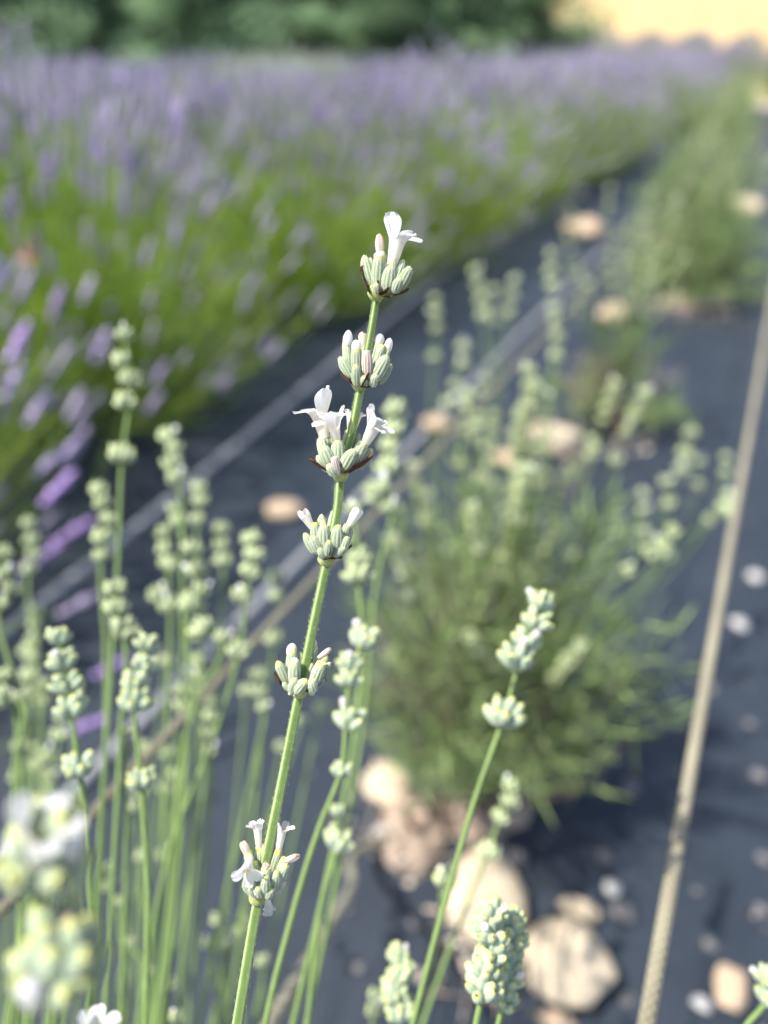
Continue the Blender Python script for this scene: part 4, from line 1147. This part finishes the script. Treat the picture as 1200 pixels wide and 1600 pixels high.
def stone(px, py, w, h, mat, label, seed, thick=.7, boxy=0.0, group=None, cat='stone', name='stone', rot=0.0):
    """w, h: size in the picture; h is read as depth on the ground plus height"""
    c = G(px, py, 0.01)
    d = proj(c)[2]
    W = w * d / F
    view = math.atan2(H, math.hypot(c.x, c.y))
    Z = W * thick * .8
    Y = max(.45 * W, (h * d / F - Z * math.cos(view)) / max(.25, math.sin(view)))
    Y = min(Y, 1.6 * W)
    me = stone_mesh(seed, boxy); me.materials.append(mat)
    az = math.atan2(c.x, c.y)
    o = link(name, me, None, None, Matrix.Translation((c.x, c.y, .006 + Z * .42)) @ Matrix.Rotation(-az + rot, 4, 'Z') @ Matrix.Diagonal((W, Y, Z, 1)))
    props(o, label, cat, group)
    return o
stone(880, 1516, 156, 164, M_sand, 'big blocky beige stone behind the dense blue-green bud head', 1, .62, .5)
stone(757, 1415, 122, 165, M_sand, 'pale rounded stone standing at the foot of the bushy plant', 2, .75, .6)
stone(906, 1425, 72, 34, M_sand, 'small flat stone touching the back of the big blocky stone', 3, .5)
stone(1142, 1544, 52, 68, M_orange, 'orange oval pebble beside the tan cord', 4, .6, rot=.3)
stone(1096, 1566, 27, 27, M_white, 'small white pebble beside the orange oval pebble', 5, .7, cat='pebble', name='pebble')
stone(955, 1388, 27, 27, M_white, 'white pebble on the dark ground cover behind the blocky stone', 6, .7, cat='pebble', name='pebble')
stone(1158, 978, 27, 25, M_white, 'white pebble resting against the tan cord line', 7, .7, cat='pebble', name='pebble')
stone(1180, 902, 23, 23, M_white, 'greyish pebble above the white pebble by the tan cord', 8, .7, cat='pebble', name='pebble')
stone(602, 1235, 70, 90, M_sand, 'beige stone left of the bushy plant where the slanting cord ends', 9, .7, .5)
stone(597, 1303, 30, 28, M_white, 'pale pebble at the end of the slanting cord', 10, .7, cat='pebble', name='pebble')
stone(853, 705, 118, 78, M_sand, 'large pale stone behind the bushy plant, in line with the small yellowish plant', 11, .6, .5)
stone(796, 722, 44, 38, M_orange, 'small tan stone beside the large pale stone', 12, .7)
stone(684, 672, 44, 38, M_orange, 'round pinkish stone beside the brownish cord', 13, .8)
stone(446, 802, 62, 40, M_orange, 'orange oval stone lying alone before the purple bushes', 14, .5)
stone(908, 366, 66, 42, M_orange, 'flat tan stone at the far corner of the front row', 15, .5)
stone(956, 496, 46, 42, M_orange, 'tan stone at the foot of the rounded green plant', 16, .7)
stone(872, 1598, 60, 40, M_orange, 'orange stone half under the big blocky stone', 17, .5)
stone(1165, 330, 60, 34, M_sand, 'pale stone at the foot of the far plants', 18, .5)
GP = 'dark pebbles scattered on the ground cover'
for i, (x, y, w) in enumerate(((945,1338,24),(1185,1210,24),(1108,1075,26),(985,1230,26),(1110,1475,22),(975,1425,34),(1193,1340,22),(810,1340,30),(980,1560,24),(1190,1420,20),(1060,1275,14),(1020,1120,14),(1172,1130,16),(1090,1390,14),(540,1420,20),(650,1440,24),(560,1510,18),(430,1290,16),(390,1440,18))):
    stone(x, y, w, w, M_greyp, 'small dark pebble on the ground cover', 30 + i, .6, 0, GP, 'pebble', 'pebble')
# dry litter
def litter(c, r, n, seed):
    q = np.random.default_rng(seed)
    a = Acc()
    rr = r * np.sqrt(q.random(n)); az = q.uniform(0, 6.283, n)
    P = np.stack([rr * np.cos(az), rr * np.sin(az), q.uniform(.020, .038, n)], 1)
    d = unit(np.stack([q.normal(0, 1, n), q.normal(0, 1, n), q.normal(0, .18, n)], 1))
    vleaves(a, P, d, q.uniform(.010, .026, n), q.uniform(.002, .007, n), mixc((.46, .36, .28), (.66, .56, .46), n))
    m = n // 3
    E = P[:m] + unit(np.stack([q.normal(0, 1, m), q.normal(0, 1, m), q.normal(0, .12, m)], 1)) * q.uniform(.03, .09, (m, 1))
    E[:, 2] = np.maximum(E[:, 2], .016)
    vstems(a, P[:m], E, np.zeros((m, 3)), np.full(m, .0009), mixc((.38, .30, .23), (.56, .46, .37), m), 2, 3)
    o = link('dry_litter', a.mesh('dry_litter', M_bract), None, (c.x, c.y, 0))
    props(o, 'dry tan leaf and twig litter on the soil around the plants', 'litter', None, 'stuff')
for i, (x, y, r, n) in enumerate(((640,1300,.08,40),(720,1500,.05,24),(930,690,.12,40),(870,740,.10,30),(1060,500,.16,60),(1000,600,.1,40))):
    litter(G(x, y), r, n, 300 + i)
# crumbs of soil and grit lying on the ground cover
q = np.random.default_rng(77); n = 900
sv = q.uniform(.1, 5.0, n); nv2 = q.normal(-.1, .38, n)
P = np.array([tuple(RW(a_, b_, wr(a_, b_) + .001)) for a_, b_ in zip(sv, nv2)])
OC = np.array([(1, 0, 0), (0, 1, 0), (-1, 0, 0), (0, -1, 0), (0, 0, .7), (0, 0, -.5)], float)
OF = np.array([(0, 1, 4), (1, 2, 4), (2, 3, 4), (3, 0, 4), (1, 0, 5), (2, 1, 5), (3, 2, 5), (0, 3, 5)])
sz = q.uniform(.0008, .0028, n) * np.where(q.random(n) < .06, 2.0, 1.0)
a = Acc(); Rm = basis(unit(q.normal(0, .3, (n, 3)) + np.array([0, 0, 1.0])), q.uniform(0, 6.28, n)) * (sz[:, None] * q.uniform(.7, 1.3, (n, 3)))[:, None, :]
a.add(place(OC, Rm, P), rep_faces(OF, 6, n), np.repeat(mixc((.10, .08, .07), (.42, .35, .28), n), 6, 0))
o = link('soil_crumbs', a.mesh('soil_crumbs', M_bark)); props(o, 'crumbs of dry soil and grit on the ground cover', 'grit', None, 'stuff')
# tan spot among the purple spikes: a dry leaf caught in the bush
a = Acc(); vleaves(a, np.zeros((3, 3)), unit(rng.normal(0, 1, (3, 3))), np.full(3, .035), np.full(3, .028), mixc((.50, .30, .14), (.58, .38, .2), 3))
o = link('dry_leaf', a.mesh('dry_leaf', M_bract), None, D(45, 384, 1.25)); props(o, 'curled orange dry leaf caught among the purple spikes', 'leaf')

# ------------------------------------------------------------------ trees behind the field
def tree_meshes(seed, n=15000):
    q = np.random.default_rng(seed)
    f = Acc()
    # lumpy crown built from clumps
    nc = 46
    cen = np.stack([q.normal(0, .55, nc), q.normal(0, .55, nc), q.uniform(.25, 3.6, nc)], 1)
    cen[:, :2] *= (1.25 - .26 * cen[:, 2:3])
    rad = q.uniform(.28, .55, nc)
    i = q.integers(0, nc, n)
    d = unit(q.normal(0, 1, (n, 3)))
    P = cen[i] + d * (rad[i] * q.random(n) ** .33)[:, None]
    P[:, 2] = np.maximum(P[:, 2], .05)
    clump = mixc((.06, .13, .075), (.34, .49, .28), nc)
    vleaves(f, P, unit(d + q.normal(0, .6, (n, 3))), q.uniform(.07, .13, n), q.uniform(.035, .06, n), clump[i] * q.uniform(.8, 1.2, (n, 1)))
    pts = [Vector((0, 0, -.1)), Vector((.03, .02, .8)), Vector((-.02, .05, 1.8)), Vector((.04, 0, 3.1))]
    pp = smooth_path(pts, 5)
    V, Fq, *_ = tube(pp, np.linspace(.11, .03, len(pp)), 9)
    t = Acc(); t.add(V, Fq, np.array([.10, .075, .05]))
    m = 14
    B = np.stack([np.zeros(m), np.zeros(m), np.linspace(.4, 2.6, m)], 1); az = q.uniform(0, 6.28, m)
    E = B + np.stack([np.cos(az), np.sin(az), np.full(m, .6)], 1) * q.uniform(.5, .9, (m, 1))
    vstems(t, B, E, np.zeros((m, 3)), np.full(m, .025), np.repeat(np.array([[.10, .075, .05]]), m, 0), 3, 5)
    return f.mesh('crown', M_tree), t.mesh('trunk', M_bark)
TR = [tree_meshes(i) for i in range(3)]
for i, px in enumerate(list(np.linspace(-160, 800, 11)) + list(np.linspace(-120, 740, 9))):
    q = random.Random(i)
    dist = (14.6 + 0.5 * math.sin(i * 2.1) + (1.4 * (i / 10.0))) if i < 11 else 17.2 + 0.4 * math.sin(i * 1.7)
    xx = (px - 600) / F * dist * 0.9
    c = Vector((xx, dist, 0))
    r = empty('leafy_tree', c)
    props(r, 'dark green bushy tree in the dense line behind the lavender field' if i < 10 else 'end tree of the dark green line next to the golden field' if i == 10 else 'green tree filling a gap behind the dark tree line', 'tree', 'dark trees behind the field' if i < 10 else None if i == 10 else 'second line of trees')
    s_ = q.uniform(.95, 1.2)
    Mx = Matrix.Rotation(q.uniform(0, 6.28), 4, 'Z') @ Matrix.Diagonal((s_, s_, s_ * q.uniform(.55, .68), 1))
    cr, tk = TR[(i * 2 + i // 4) % 3]
    link('crown', cr, r, None, Mx); link('trunk', tk, r, None, Mx)
